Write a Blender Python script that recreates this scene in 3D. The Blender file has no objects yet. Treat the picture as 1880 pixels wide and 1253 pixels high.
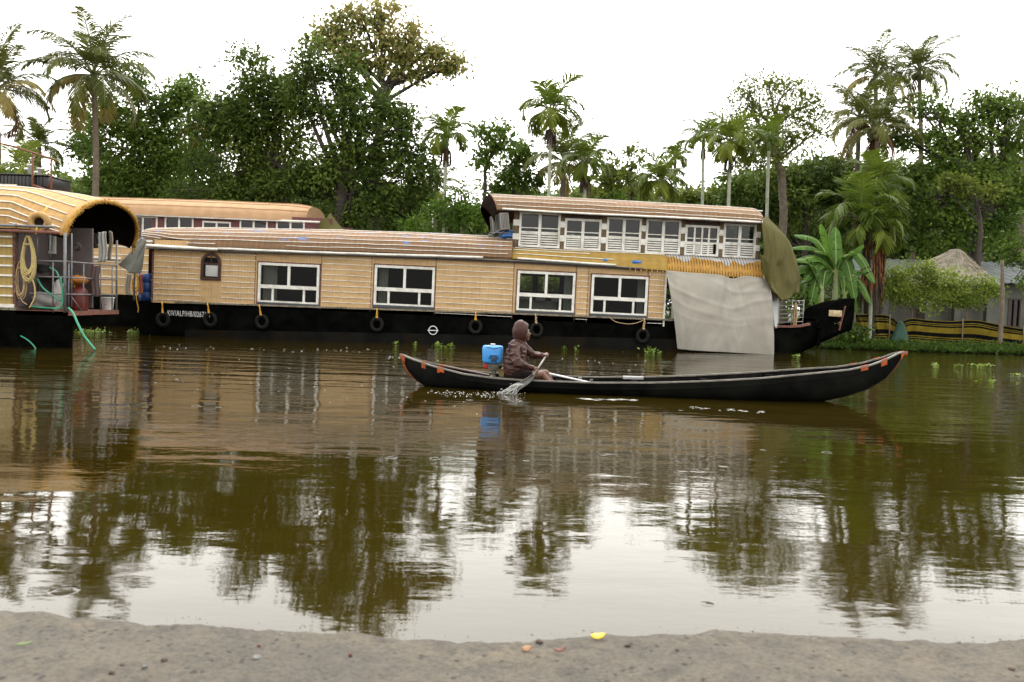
import bpy, math, random
import numpy as np
from mathutils import Vector, Matrix, noise
R = math.radians
rng = np.random.default_rng(7); random.seed(7)
C = bpy.context.scene.collection
SC = bpy.context.scene

# ---------------------------------------------------------------- camera
FPX, CX, CY, CAMZ = 1500.0, 940.0, 626.5, 1.4
ROLL = 0.029
PITCH = math.atan(74.5/FPX)
MC = Matrix.Rotation(math.pi/2-PITCH, 3, 'X') @ Matrix.Rotation(ROLL, 3, 'Z')
cam = bpy.data.objects.new('camera', bpy.data.cameras.new('camera')); C.objects.link(cam)
cam.matrix_world = Matrix.Translation((0, 0, CAMZ)) @ MC.to_4x4()
cam.data.sensor_width = 36; cam.data.lens = 36*FPX/1880
cam.data.clip_start = 0.05; cam.data.clip_end = 3000
cam.data.dof.use_dof = True; cam.data.dof.focus_distance = 17.0; cam.data.dof.aperture_fstop = 3.2
SC.camera = cam

# ---------------------------------------------------------------- world, sun, exposure
w = bpy.data.worlds.new("World"); SC.world = w; w.use_nodes = True
nt = w.node_tree; nt.nodes.clear()
sky = nt.nodes.new('ShaderNodeTexSky'); sky.sky_type = 'NISHITA'; sky.sun_disc = False
sky.sun_elevation = R(48); sky.sun_rotation = R(-5); sky.dust_density = 4
hs = nt.nodes.new('ShaderNodeHueSaturation'); hs.inputs['Saturation'].default_value = 0.15
mx = nt.nodes.new('ShaderNodeMix'); mx.data_type = 'RGBA'; mx.inputs[0].default_value = 0.8
mx.inputs[7].default_value = (9.6, 9.4, 8.9, 1)
bg = nt.nodes.new('ShaderNodeBackground'); bg.inputs['Strength'].default_value = 0.12
ou = nt.nodes.new('ShaderNodeOutputWorld')
nt.links.new(sky.outputs[0], hs.inputs['Color']); nt.links.new(hs.outputs[0], mx.inputs[6])
tcw = nt.nodes.new('ShaderNodeTexCoord'); dt = nt.nodes.new('ShaderNodeVectorMath'); dt.operation = 'DOT_PRODUCT'
dt.inputs[1].default_value = Vector((-.08, .80, .6)).normalized(); nt.links.new(tcw.outputs['Generated'], dt.inputs[0])
# thin overcast: brighter where the sun stands behind the cloud, ahead of the viewer
mr = nt.nodes.new('ShaderNodeMapRange'); mr.interpolation_type = 'SMOOTHSTEP'
for i_, v_ in enumerate((0, -.2, 1.0, .95, 1.75)): mr.inputs[i_].default_value = v_ if i_ else 0
nt.links.new(dt.outputs['Value'], mr.inputs[0])
vm = nt.nodes.new('ShaderNodeVectorMath'); vm.operation = 'SCALE'; nt.links.new(mx.outputs[2], vm.inputs[0]); nt.links.new(mr.outputs[0], vm.inputs['Scale'])
nt.links.new(vm.outputs[0], bg.inputs['Color']); nt.links.new(bg.outputs[0], ou.inputs['Surface'])
sun = bpy.data.lights.new('sun', 'SUN'); sun.energy = 0.6; sun.angle = R(25); sun.color = (1, .96, .9)
so = bpy.data.objects.new('sun', sun); C.objects.link(so)
so.rotation_euler = (R(-35), 0, R(5)) 
SC.view_settings.view_transform = 'Standard'; SC.view_settings.look = 'None'
SC.view_settings.exposure = 1.15; SC.view_settings.gamma = 1
SC.cycles.max_bounces = 8; SC.cycles.transparent_max_bounces = 12
SC.cycles.diffuse_bounces = 3; SC.cycles.glossy_bounces = 3; SC.cycles.caustics_reflective = False; SC.cycles.caustics_refractive = False

# ---------------------------------------------------------------- pixel helpers
def ray(px, py): return MC @ Vector(((px-CX)/FPX, -(py-CY)/FPX, -1.0))
def P(px, py, Y):
    d = ray(px, py); t = Y/d.y; return Vector((d.x*t, Y, CAMZ+d.z*t))
def G(px, py, z=0.0):
    d = ray(px, py); t = (z-CAMZ)/d.z; return Vector((d.x*t, d.y*t, z))

# ---------------------------------------------------------------- materials
MATS = {}
def nodes(name):
    m = bpy.data.materials.new(name); m.use_nodes = True; t = m.node_tree
    b = t.nodes['Principled BSDF']; MATS[name] = m
    return m, t, b
def N(t, typ, **kw):
    n = t.nodes.new(typ)
    for k, v in kw.items():
        if k in n.inputs: n.inputs[k].default_value = v
        else: setattr(n, k, v)
    return n
def ramp(t, fac, stops):
    r = t.nodes.new('ShaderNodeValToRGB'); e = r.color_ramp.elements
    while len(e) < len(stops): e.new(0.5)
    for i, (p, c) in enumerate(stops):
        e[i].position = p; e[i].color = (c[0], c[1], c[2], 1) if len(c) == 3 else c
    t.links.new(fac, r.inputs[0]); return r.outputs[0]
def coords(t, scale=(1, 1, 1)):
    tc = t.nodes.new('ShaderNodeTexCoord'); mp = t.nodes.new('ShaderNodeMapping'); mp.inputs['Scale'].default_value = scale
    t.links.new(tc.outputs['Object'], mp.inputs[0]); return mp.outputs[0]
def mixc(t, fac, a, b, mode='MIX'):
    m = t.nodes.new('ShaderNodeMix'); m.data_type = 'RGBA'; m.blend_type = mode
    for s, v in ((0, fac), (6, a), (7, b)):
        if isinstance(v, (int, float)): m.inputs[s].default_value = v
        elif isinstance(v, tuple): m.inputs[s].default_value = (v[0], v[1], v[2], 1)
        else: t.links.new(v, m.inputs[s])
    return m.outputs[2]
def mathn(t, op, a, b=0.0, c=None):
    m = t.nodes.new('ShaderNodeMath'); m.operation = op
    for i, v in enumerate((a, b) if c is None else (a, b, c)):
        if isinstance(v, (int, float)): m.inputs[i].default_value = v
        else: t.links.new(v, m.inputs[i])
    return m.outputs[0]
def noi(t, vec, scale, detail=4, rough=.55):
    n = N(t, 'ShaderNodeTexNoise', Scale=scale, Detail=detail, Roughness=rough); t.links.new(vec, n.inputs['Vector']); return n.outputs[0]
def bump(t, b, h, strength=.3, dist=.02):
    n = N(t, 'ShaderNodeBump', Strength=strength, Distance=dist); t.links.new(h, n.inputs['Height']); t.links.new(n.outputs[0], b.inputs['Normal']); return n

def plain(name, col, rough=.6, var=.25, scale=6, metal=0, dirt=None, bmp=.15, spec=.5):
    m, t, b = nodes(name)
    v = coords(t); n1 = noi(t, v, scale, 6, .6)
    lo = tuple(c*(1-var) for c in col); hi = tuple(min(1, c*(1+var)) for c in col)
    c = ramp(t, n1, [(.3, lo), (.7, hi)])
    if dirt:
        n2 = noi(t, v, scale*.35, 8, .65); f = ramp(t, n2, [(.48, (0, 0, 0)), (.72, (1, 1, 1))])
        c = mixc(t, f, c, dirt)
    t.links.new(c, b.inputs['Base Color'])
    b.inputs['Roughness'].default_value = rough; b.inputs['Metallic'].default_value = metal
    b.inputs['Specular IOR Level'].default_value = spec
    if bmp: bump(t, b, n1, bmp, .01)
    return m

def mat_weave(name, ca, cb, rib, cross, dirt, ox='X', oz='Z', blue=False, mold=None, grid=None):
    """woven bamboo matting: fine ribs one way, a coarser cross pattern, stains"""
    m, t, b = nodes(name)
    v = coords(t); sp = t.nodes.new('ShaderNodeSeparateXYZ'); t.links.new(v, sp.inputs[0])
    X = sp.outputs[ox]; Z = sp.outputs[oz]
    nz = noi(t, v, 3, 4)
    xx = mathn(t, 'MULTIPLY_ADD', nz, .02, X)
    s1 = mathn(t, 'SINE', mathn(t, 'MULTIPLY', xx, 2*math.pi/rib))
    s2 = mathn(t, 'SINE', mathn(t, 'MULTIPLY', Z, 2*math.pi/cross))
    h = mathn(t, 'ADD', mathn(t, 'MULTIPLY', s1, .5), mathn(t, 'MULTIPLY', s2, .12))
    f = mathn(t, 'MULTIPLY_ADD', h, .55, .5)
    base = mixc(t, f, ca, cb)
    n2 = noi(t, coords(t, (.5, .5, 2.2)), 2.6, 8, .65)
    fd = ramp(t, n2, [(.45, (0, 0, 0)), (.8, (1, 1, 1))])
    c = mixc(t, mathn(t, 'MULTIPLY', fd, .75), base, dirt)
    n4 = noi(t, coords(t, (9, 9, .8)), 1.0, 5, .6)
    c = mixc(t, ramp(t, n4, [(.5, (0, 0, 0)), (.9, (.6, .6, .6))]), c, dirt)
    if grid:
        l1 = mathn(t, 'GREATER_THAN', mathn(t, 'SINE', mathn(t, 'MULTIPLY', xx, 2*math.pi/grid[0])), .90)
        l2 = mathn(t, 'GREATER_THAN', mathn(t, 'SINE', mathn(t, 'MULTIPLY', Z, 2*math.pi/grid[1])), .88)
        c = mixc(t, mathn(t, 'MULTIPLY', mathn(t, 'MAXIMUM', l1, l2), .22), c, tuple(min(1, q*1.5) for q in ca))
    if blue:
        n3 = noi(t, coords(t, (1.0, 5, 5)), 1.1, 5, .7)
        zf = ramp(t, mathn(t, 'MULTIPLY_ADD', Z, 1.0, -2.85), [(.12, (0, 0, 0)), (.42, (1, 1, 1))])
        fb = mathn(t, 'MULTIPLY', ramp(t, n3, [(.60, (0, 0, 0)), (.63, (1, 1, 1))]), zf)
        c = mixc(t, fb, c, (.09, .2, .5))
    if mold:   # (z0, z1) band where black mould grows along the wet lower edge
        mf = mathn(t, 'DIVIDE', mathn(t, 'SUBTRACT', mold[1], Z), mold[1]-mold[0])
        n5 = noi(t, coords(t, (1.2, 3, 3)), 4, 8, .7)
        ff = ramp(t, mathn(t, 'ADD', mathn(t, 'MULTIPLY', mf, .55), mathn(t, 'SUBTRACT', n5, .45)), [(.22, (0, 0, 0)), (.62, (1, 1, 1))])
        c = mixc(t, mathn(t, 'MULTIPLY', ff, .85), c, (.035, .035, .02))
    t.links.new(c, b.inputs['Base Color']); b.inputs['Roughness'].default_value = .75
    b.inputs['Specular IOR Level'].default_value = .25
    bump(t, b, h, .5, .012)
    return m

def leafmat(name, lo, mid, hi, trans=.3, rough=.6, spec=.10):
    m, t, b = nodes(name)
    a = N(t, 'ShaderNodeAttribute', attribute_name='tint')
    n = noi(t, coords(t), .7, 4, .6)
    f = mathn(t, 'ADD', mathn(t, 'MULTIPLY', a.outputs['Fac'], .6), mathn(t, 'MULTIPLY', n, .4))
    c = ramp(t, f, [(.15, lo), (.5, mid), (.85, hi)])
    t.links.new(c, b.inputs['Base Color']); b.inputs['Roughness'].default_value = rough
    b.inputs['Specular IOR Level'].default_value = spec
    tr = t.nodes.new('ShaderNodeBsdfTranslucent'); t.links.new(mixc(t, .35, c, (hi[0]*1.2, hi[1]*1.3, hi[2])), tr.inputs['Color'])
    mm = N(t, 'ShaderNodeMixShader'); mm.inputs[0].default_value = trans
    t.links.new(b.outputs[0], mm.inputs[1]); t.links.new(tr.outputs[0], mm.inputs[2])
    t.links.new(mm.outputs[0], t.nodes['Material Output'].inputs['Surface'])
    return m

def mat_glass(name, tint=(.55, .6, .58), refl=1.0):
    m, t, b = nodes(name); t.nodes.remove(b)
    tr = t.nodes.new('ShaderNodeBsdfTransparent'); tr.inputs[0].default_value = (*tint, 1)
    gl = t.nodes.new('ShaderNodeBsdfGlossy'); gl.inputs['Roughness'].default_value = .03
    fr = N(t, 'ShaderNodeFresnel', IOR=1.55)
    mm = t.nodes.new('ShaderNodeMixShader')
    t.links.new(mathn(t, 'MULTIPLY', fr.outputs[0], refl), mm.inputs[0]); t.links.new(tr.outputs[0], mm.inputs[1]); t.links.new(gl.outputs[0], mm.inputs[2])
    t.links.new(mm.outputs[0], t.nodes['Material Output'].inputs['Surface'])
    return m

# ---------------------------------------------------------------- mesh builder
class MB:
    def __init__(s): s.v = []; s.f = []; s.m = []; s.sm = []; s.mi = 0; s.smooth = False
    def add(s, vs, fs, mi=None, smooth=None):
        o = len(s.v); s.v.extend([tuple(v) for v in vs])
        for f in fs:
            s.f.append(tuple(i+o for i in f)); s.m.append(s.mi if mi is None else mi); s.sm.append(s.smooth if smooth is None else smooth)
        return s
    def box(s, a, b, mi=None):
        x0, y0, z0 = a; x1, y1, z1 = b
        if x0 > x1: x0, x1 = x1, x0
        if y0 > y1: y0, y1 = y1, y0
        if z0 > z1: z0, z1 = z1, z0
        vs = [(x0,y0,z0),(x1,y0,z0),(x1,y1,z0),(x0,y1,z0),(x0,y0,z1),(x1,y0,z1),(x1,y1,z1),(x0,y1,z1)]
        return s.add(vs, [(0,3,2,1),(4,5,6,7),(0,1,5,4),(1,2,6,5),(2,3,7,6),(3,0,4,7)], mi, False)
    def rbox(s, a, b, bev=.02, mi=None, M=None):
        import bmesh
        bm = bmesh.new(); bmesh.ops.create_cube(bm, size=1)
        a = Vector(a); b = Vector(b)
        for v in bm.verts: v.co = Vector([(a[i]+b[i])/2 + v.co[i]*(b[i]-a[i]) for i in range(3)])
        bmesh.ops.bevel(bm, geom=list(bm.edges), offset=bev, segments=2, affect='EDGES', profile=.6)
        bm.verts.index_update()
        vs = [(M @ v.co) if M else v.co.copy() for v in bm.verts]; fs = [[v.index for v in f.verts] for f in bm.faces]
        bm.free(); return s.add(vs, fs, mi, True)
    def beam(s, p, q, w, h, mi=None, up=(0, 0, 1)):
        p = Vector(p); q = Vector(q); d = (q-p).normalized(); u = Vector(up)
        a = d.cross(u).normalized()*w/2; c = a.cross(d).normalized()*h/2
        vs = [p-a-c, p+a-c, p+a+c, p-a+c, q-a-c, q+a-c, q+a+c, q-a+c]
        return s.add(vs, [(0,1,2,3),(7,6,5,4),(0,4,5,1),(1,5,6,2),(2,6,7,3),(3,7,4,0)], mi, False)
    def tube(s, pts, r, n=8, mi=None, cap=True, closed=False):
        pts = [Vector(p) for p in pts]; k = len(pts)
        rs = list(r) if hasattr(r, '__len__') else [r]*k
        vs = []; prev = None
        for i, p in enumerate(pts):
            if closed: d = pts[(i+1) % k]-pts[i-1]
            else: d = pts[min(i+1, k-1)]-pts[max(i-1, 0)]
            if d.length < 1e-9: d = Vector((0, 0, 1))
            d.normalize()
            if prev is None:
                a = d.orthogonal().normalized()
            else:
                a = prev - d*prev.dot(d)
                a = a.normalized() if a.length > 1e-6 else d.orthogonal().normalized()
            prev = a; b_ = d.cross(a)
            for j in range(n):
                t = 2*math.pi*j/n; vs.append(p+(a*math.cos(t)+b_*math.sin(t))*rs[i])
        fs = []
        for i in range(k if closed else k-1):
            i2 = (i+1) % k
            for j in range(n): fs.append((i*n+j, i*n+(j+1) % n, i2*n+(j+1) % n, i2*n+j))
        if cap and not closed:
            fs.append(tuple(range(n-1, -1, -1))); fs.append(tuple((k-1)*n+j for j in range(n)))
        return s.add(vs, fs, mi, True)
    def capsule(s, p, rp, q, rq, n=12):
        p = Vector(p); q = Vector(q); d = q-p
        d = d.normalized() if d.length > 1e-6 else Vector((0, 0, 1))
        pts = []; rs = []
        for a in (85, 60, 30, 0): pts.append(p-d*rp*math.sin(R(a))); rs.append(rp*math.cos(R(a)))
        for a in (0, 30, 60, 85): pts.append(q+d*rq*math.sin(R(a))); rs.append(rq*math.cos(R(a)))
        return s.tube(pts, rs, n)
    def ball(s, c, r, n=12, mi=None, M=None):
        c = Vector(c); r = Vector((r, r, r)) if not hasattr(r, '__len__') else Vector(r)
        vs = []; fs = []
        for i in range(1, n):
            th = math.pi*i/n
            for j in range(n*2):
                ph = math.pi*j/n
                q = Vector((r.x*math.sin(th)*math.cos(ph), r.y*math.sin(th)*math.sin(ph), r.z*math.cos(th)))
                vs.append(c+(M @ q if M else q))
        m2 = n*2
        for i in range(n-2):
            for j in range(m2): fs.append((i*m2+j, (i+1)*m2+j, (i+1)*m2+(j+1) % m2, i*m2+(j+1) % m2))
        top = Vector((0, 0, r.z)); vs.append(c+(M @ top if M else top)); vs.append(c-(M @ top if M else top))
        a = len(vs)-2
        for j in range(m2): fs.append((a, j, (j+1) % m2)); fs.append((a+1, (n-2)*m2+(j+1) % m2, (n-2)*m2+j))
        return s.add(vs, fs, mi, True)
    def torus(s, c, Rr, r, axis='Y', n=24, k=8, mi=None, sx=1, sz=1):
        pts = []
        for i in range(n):
            t = 2*math.pi*i/n; a, b_ = Rr*math.cos(t)*sx, Rr*math.sin(t)*sz
            q = {'Y': (a, 0, b_), 'Z': (a, b_, 0), 'X': (0, a, b_)}[axis]; pts.append(Vector(c)+Vector(q))
        return s.tube(pts, r, k, mi, closed=True)
    def grid(s, fn, nu, nv, mi=None, smooth=True):
        vs = [fn(i/nu, j/nv) for j in range(nv+1) for i in range(nu+1)]
        fs = [(j*(nu+1)+i, j*(nu+1)+i+1, (j+1)*(nu+1)+i+1, (j+1)*(nu+1)+i) for j in range(nv) for i in range(nu)]
        return s.add(vs, fs, mi, smooth)
    def wall(s, x0, x1, z0, z1, y, th, holes=(), mi=None):
        """panel in the xz plane with rectangular holes and their reveals; y front, y+th back"""
        xs = sorted({x0, x1, *[h[0] for h in holes], *[h[1] for h in holes]}); zs = sorted({z0, z1, *[h[2] for h in holes], *[h[3] for h in holes]})
        for i in range(len(xs)-1):
            for j in range(len(zs)-1):
                a, b_, c, d = xs[i], xs[i+1], zs[j], zs[j+1]
                if a < x0-1e-6 or b_ > x1+1e-6 or c < z0-1e-6 or d > z1+1e-6: continue
                if any(h[0]-1e-6 <= a and b_ <= h[1]+1e-6 and h[2]-1e-6 <= c and d <= h[3]+1e-6 for h in holes): continue
                s.add([(a,y,c),(b_,y,c),(b_,y,d),(a,y,d)], [(0,1,2,3)], mi, False)
                s.add([(a,y+th,c),(b_,y+th,c),(b_,y+th,d),(a,y+th,d)], [(3,2,1,0)], mi, False)
        for (a, b_, c, d) in list(holes)+[(x0, x1, z0, z1)]:
            for p, q in (((a,c),(b_,c)), ((b_,c),(b_,d)), ((b_,d),(a,d)), ((a,d),(a,c))):
                s.add([(p[0],y,p[1]),(q[0],y,q[1]),(q[0],y+th,q[1]),(p[0],y+th,p[1])], [(0,1,2,3)], mi, False)
        return s
    def build(s, name, mats, parent=None):
        me = bpy.data.meshes.new(name); me.from_pydata(s.v, [], s.f)
        if not isinstance(mats, (list, tuple)): mats = [mats]
        for m in mats: me.materials.append(m)
        me.polygons.foreach_set('material_index', s.m); me.polygons.foreach_set('use_smooth', s.sm)
        me.update(); o = bpy.data.objects.new(name, me); C.objects.link(o)
        if parent: o.parent = parent
        return o
def tag(o, label=None, cat=None, group=None, kind=None):
    for k, v in (('label', label), ('category', cat), ('group', group), ('kind', kind)):
        if v: o[k] = v
    return o
def thing(name, label, cat, loc=(0, 0, 0), rot=(0, 0, 0), group=None):
    o = bpy.data.objects.new(name, None); C.objects.link(o); o.location = loc; o.rotation_euler = rot
    o.empty_display_size = .2
    return tag(o, label, cat, group)
def frame(o): return Matrix.LocRotScale(o.location, o.rotation_euler, o.scale).inverted()
def bake(o):
    dg = bpy.context.evaluated_depsgraph_get(); me = bpy.data.meshes.new_from_object(o.evaluated_get(dg))
    o.modifiers.clear(); o.data = me; return o
def remesh(o, vox, smooth=3):
    m = o.modifiers.new('r', 'REMESH'); m.mode = 'VOXEL'; m.voxel_size = vox; m.use_smooth_shade = True
    if smooth: k = o.modifiers.new('s', 'SMOOTH'); k.iterations = smooth; k.factor = .5
    return bake(o)
def solid(o, th):
    m = o.modifiers.new('t', 'SOLIDIFY'); m.thickness = th; m.offset = 0; return bake(o)
def text_part(name, s, size, M, mat, parent, depth=.002, sx=1):
    cu = bpy.data.curves.new(name, 'FONT'); cu.body = s; cu.size = size; cu.extrude = depth; cu.space_character = 1.1
    o = bpy.data.objects.new(name, cu); C.objects.link(o)
    dg = bpy.context.evaluated_depsgraph_get(); me = bpy.data.meshes.new_from_object(o.evaluated_get(dg))
    bpy.data.objects.remove(o); me.transform(M @ Matrix.Diagonal((sx, 1, 1, 1))); me.materials.clear(); me.materials.append(mat)
    o = bpy.data.objects.new(name, me); C.objects.link(o); o.parent = parent; return o
def nz(x, y, z=0, s=1): return noise.noise(Vector((x*s, y*s, z*s)))
def spl(pts, n=8):
    """smooth curve through points"""
    pts = [Vector(p) for p in pts]; out = []
    for i in range(len(pts)-1):
        p0 = pts[max(i-1, 0)]; p1 = pts[i]; p2 = pts[i+1]; p3 = pts[min(i+2, len(pts)-1)]
        for k in range(n):
            t = k/n; out.append(.5*((2*p1)+(p2-p0)*t+(2*p0-5*p1+4*p2-p3)*t*t+(3*p1-p0-3*p2+p3)*t**3))
    out.append(pts[-1]); return out

WHITE = plain('white_paint', (.72, .71, .66), .45, .12, 9, dirt=(.45, .42, .35), bmp=.05)
BATTEN = plain('white_batten', (.78, .76, .7), .5, .15, 7, dirt=(.5, .45, .36))
HULLM = plain('tarred_hull', (.0028, .003, .0028), .7, .5, 3, dirt=(.007, .0075, .006), bmp=.4, spec=0.0)
HULLB = plain('hull_boot_band', (.010, .010, .009), .7, .3, 2, dirt=(.02, .013, .006), bmp=.4, spec=0.0)
RUBBER = plain('rubber', (.012, .012, .011), .6, .3, 12, dirt=(.022, .02, .016), spec=.05)
GREYP = plain('grey_sill', (.035, .038, .045), .5, .2, 6)
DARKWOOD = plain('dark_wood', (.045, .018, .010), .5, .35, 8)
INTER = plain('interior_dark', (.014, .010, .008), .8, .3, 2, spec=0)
CURTAIN = plain('curtain_cloth', (.5, .5, .46), .8, .1, 4)
ROPEY = plain('yellow_rope', (.62, .33, .04), .8, .25, 30)
ROPEN = plain('natural_rope', (.42, .3, .16), .85, .25, 30)
STEEL = plain('grey_steel_pipe', (.16, .17, .18), .45, .25, 12, metal=.2, dirt=(.12, .07, .04))
RUST = plain('rusty_steel', (.16, .055, .035), .7, .4, 9, dirt=(.08, .05, .04))
MOSS = plain('mossy_ledge', (.2, .17, .12), .8, .5, 14, dirt=(.05, .05, .03))
BLUE = plain('blue_tarp_plastic', (.035, .15, .42), .4, .25, 5)
GREENH = plain('green_hose_rubber', (.02, .22, .12), .4, .15, 5)
GLASS = mat_glass('window_glass', (.42, .44, .42), .22)
GLASSD = mat_glass('tinted_glass', (.3, .31, .3), .9)
BARK = plain('bark', (.10, .078, .055), .9, .45, 5, dirt=(.16, .15, .12), bmp=1)
BARKD = plain('dark_bark', (.045, .036, .028), .9, .45, 5, bmp=1)
BARKP = plain('palm_bark', (.15, .118, .085), .9, .35, 9, dirt=(.1, .085, .06), bmp=1)
BARKG = plain('areca_bark', (.26, .28, .2), .8, .3, 9, dirt=(.35, .35, .3), bmp=.6)

# ================================================================ WATER, BANKS
def mat_water():
    m, t, b = nodes('river_water')
    tc = t.nodes.new('ShaderNodeTexCoord'); v = tc.outputs['Object']
    sp = t.nodes.new('ShaderNodeSeparateXYZ'); t.links.new(v, sp.inputs[0])
    def mp(sc, rot=0):
        q = t.nodes.new('ShaderNodeMapping'); q.inputs['Scale'].default_value = sc; q.inputs['Rotation'].default_value = (0, 0, rot)
        t.links.new(v, q.inputs[0]); return q.outputs[0]
    swell = noi(t, mp((.55, 1.6, 1), .12), 1.0, 2, .5)
    mid = noi(t, mp((2.0, 4.2, 1), -.08), 1.0, 3, .55)
    fine = noi(t, mp((6, 15, 1), .05), 1.0, 3, .6)
    patch = noi(t, mp((.10, .22, 1)), 1.0, 2, .5)                     # wind patches
    pf = ramp(t, patch, [(.38, (.15,)*3), (.66, (1, 1, 1))])
    # choppy water between the boats (wake), calm water near the bank
    Y = sp.outputs['Y']; X = sp.outputs['X']
    far = ramp(t, mathn(t, 'DIVIDE', Y, 40.0), [(.09, (.13,)*3), (.18, (.28,)*3), (.30, (.62,)*3), (.40, (.85,)*3), (.6, (1,)*3)])
    h = mathn(t, 'ADD', mathn(t, 'MULTIPLY', swell, .032), mathn(t, 'MULTIPLY', mathn(t, 'MULTIPLY', mid, mathn(t, 'MULTIPLY_ADD', pf, .7, .5)), .012))
    h = mathn(t, 'ADD', h, mathn(t, 'MULTIPLY', mathn(t, 'MULTIPLY', fine, mathn(t, 'ADD', pf, ramp(t, mathn(t, 'DIVIDE', Y, 40.0), [(.42, (0,)*3), (.47, (1,)*3), (.52, (1,)*3), (.56, (0,)*3)]))), .0055))
    h = mathn(t, 'MULTIPLY', h, far)
    # wake trains running back from the canoe: long low crests
    wv = mathn(t, 'ADD', mathn(t, 'MULTIPLY', X, .22), mathn(t, 'MULTIPLY', Y, 1.0))
    wv = mathn(t, 'ADD', wv, mathn(t, 'MULTIPLY', swell, 1.2))
    sn = mathn(t, 'SINE', mathn(t, 'MULTIPLY', wv, 7.5))
    band = ramp(t, mathn(t, 'DIVIDE', Y, 40.0), [(.30, (0,)*3), (.42, (1,)*3), (.56, (1,)*3), (.6, (0,)*3)])
    h = mathn(t, 'ADD', h, mathn(t, 'MULTIPLY', mathn(t, 'MULTIPLY', sn, band), .0022))
    # rain drop rings
    vo = t.nodes.new('ShaderNodeTexVoronoi'); vo.inputs['Scale'].default_value = 1.0; t.links.new(mp((2.1, 2.1, 1)), vo.inputs['Vector'])
    rs = t.nodes.new('ShaderNodeSeparateColor'); t.links.new(vo.outputs['Color'], rs.inputs[0])
    d = vo.outputs['Distance']; rad = mathn(t, 'MULTIPLY_ADD', rs.outputs[0], .13, .02)
    ring = mathn(t, 'SUBTRACT', 1.0, mathn(t, 'MULTIPLY', mathn(t, 'ABSOLUTE', mathn(t, 'SUBTRACT', d, rad)), 34.0))
    ring = mathn(t, 'MAXIMUM', ring, 0.0); on = mathn(t, 'GREATER_THAN', rs.outputs[1], .72)
    h = mathn(t, 'ADD', h, mathn(t, 'MULTIPLY', mathn(t, 'MULTIPLY', ring, on), .0035))
    bn = N(t, 'ShaderNodeBump', Strength=1.0, Distance=1.0); t.links.new(h, bn.inputs['Height'])
    t.links.new(bn.outputs[0], b.inputs['Normal'])
    c = ramp(t, noi(t, mp((.2, .3, 1)), 1.0, 3), [(.3, (.015, .0105, .001)), (.7, (.022, .015, .0016))])
    t.links.new(c, b.inputs['Base Color'])
    b.inputs['Roughness'].default_value = .025; b.inputs['IOR'].default_value = 1.36
    b.inputs['Specular IOR Level'].default_value = .55; b.inputs['Specular Tint'].default_value = (1, .94, .82, 1)
    return m
WATER = mat_water()
mb = MB(); mb.add([(-400, -20, 0), (400, -20, 0), (400, 60, 0), (-400, 60, 0)], [(0, 1, 2, 3)])
tag(mb.build('water', WATER), kind='structure')

# near bank -------------------------------------------------------
def mat_nearbank():
    m, t, b = nodes('gritty_ground')
    v = coords(t)
    n1 = noi(t, v, 1.6, 6, .6); n2 = noi(t, v, 45, 6, .75); n3 = noi(t, v, 9, 6, .7)
    c = ramp(t, n1, [(.3, (.105, .092, .072)), (.55, (.15, .128, .094)), (.75, (.21, .165, .11))])
    c = mixc(t, ramp(t, n3, [(.36, (.9,)*3), (.52, (0,)*3)]), c, (.085, .075, .062))
    c = mixc(t, .85, c, ramp(t, n2, [(.3, (.35, .34, .33)), (.5, (1, 1, 1)), (.72, (1.5, 1.42, 1.3))]), 'MULTIPLY')
    vo = t.nodes.new('ShaderNodeTexVoronoi'); vo.inputs['Scale'].default_value = 30; t.links.new(v, vo.inputs['Vector'])
    sc = t.nodes.new('ShaderNodeSeparateColor'); t.links.new(vo.outputs['Color'], sc.inputs[0])
    dark = mathn(t, 'MULTIPLY', mathn(t, 'GREATER_THAN', sc.outputs[0], .90), mathn(t, 'LESS_THAN', vo.outputs['Distance'], .33))
    c = mixc(t, mathn(t, 'MULTIPLY', dark, .8), c, (.03, .02, .016))
    sz = t.nodes.new('ShaderNodeSeparateXYZ'); t.links.new(v, sz.inputs[0])
    wet = ramp(t, mathn(t, 'MULTIPLY_ADD', n3, .02, sz.outputs['Z']), [(.045, (.75,)*3), (.085, (0,)*3)])
    c = mixc(t, wet, c, (.05, .042, .033))
    t.links.new(c, b.inputs['Base Color']); b.inputs['Roughness'].default_value = .75
    bump(t, b, mathn(t, 'ADD', n2, n3), 1.0, .035); return m
edge_px = [(-900,1085),(-300,1100),(0,1122),(120,1134),(250,1143),(400,1150),(540,1160),(700,1168),(830,1178),(940,1179),(1020,1172),(1100,1168),(1200,1166),(1300,1161),(1400,1164),(1500,1168),(1600,1172),(1700,1180),(1780,1183),(1850,1179),(2000,1170),(2400,1150),(3000,1120)]
ed = [G(px, py-15, .07) for px, py in edge_px]; exs = [p.x for p in ed]; eys = [p.y for p in ed]
def bank_edge(x): return float(np.interp(x, exs, eys)) + .03*nz(x, 1, 0, 6)+.012*nz(x, 4, 0, 25)
NX, NY = 620, 150
def bank(u, v):
    x = -5.5+11*u; e = bank_edge(x); vv = 1-(1-v)**1.0
    y = -2.0 + (e+.05+2.0)*(1-(1-vv)**1.6)
    dd = e-y
    z = .07+.05*min(1, max(0, dd)/1.2)+.018*nz(x, y, 0, 3)+.010*nz(x, y, 3, 11)+.005*nz(x, y, 7, 40)
    if dd < .10: z = z*max(0, (dd+.04)/.14)**.6 - .02*(dd < .02) - (.05 if dd < -.03 else 0)
    return (x, y, z)
mb = MB(); mb.grid(bank, NX, NY)
tag(mb.build('near_bank', mat_nearbank()), kind='structure')
PEB = plain('pebble_brown', (.06, .04, .03), .8, .5, 20); PEBG = plain('pebble_grey', (.12, .12, .115), .8, .4, 20)
PEBR = plain('brick_chip', (.10, .03, .018), .8, .3, 20)
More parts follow.
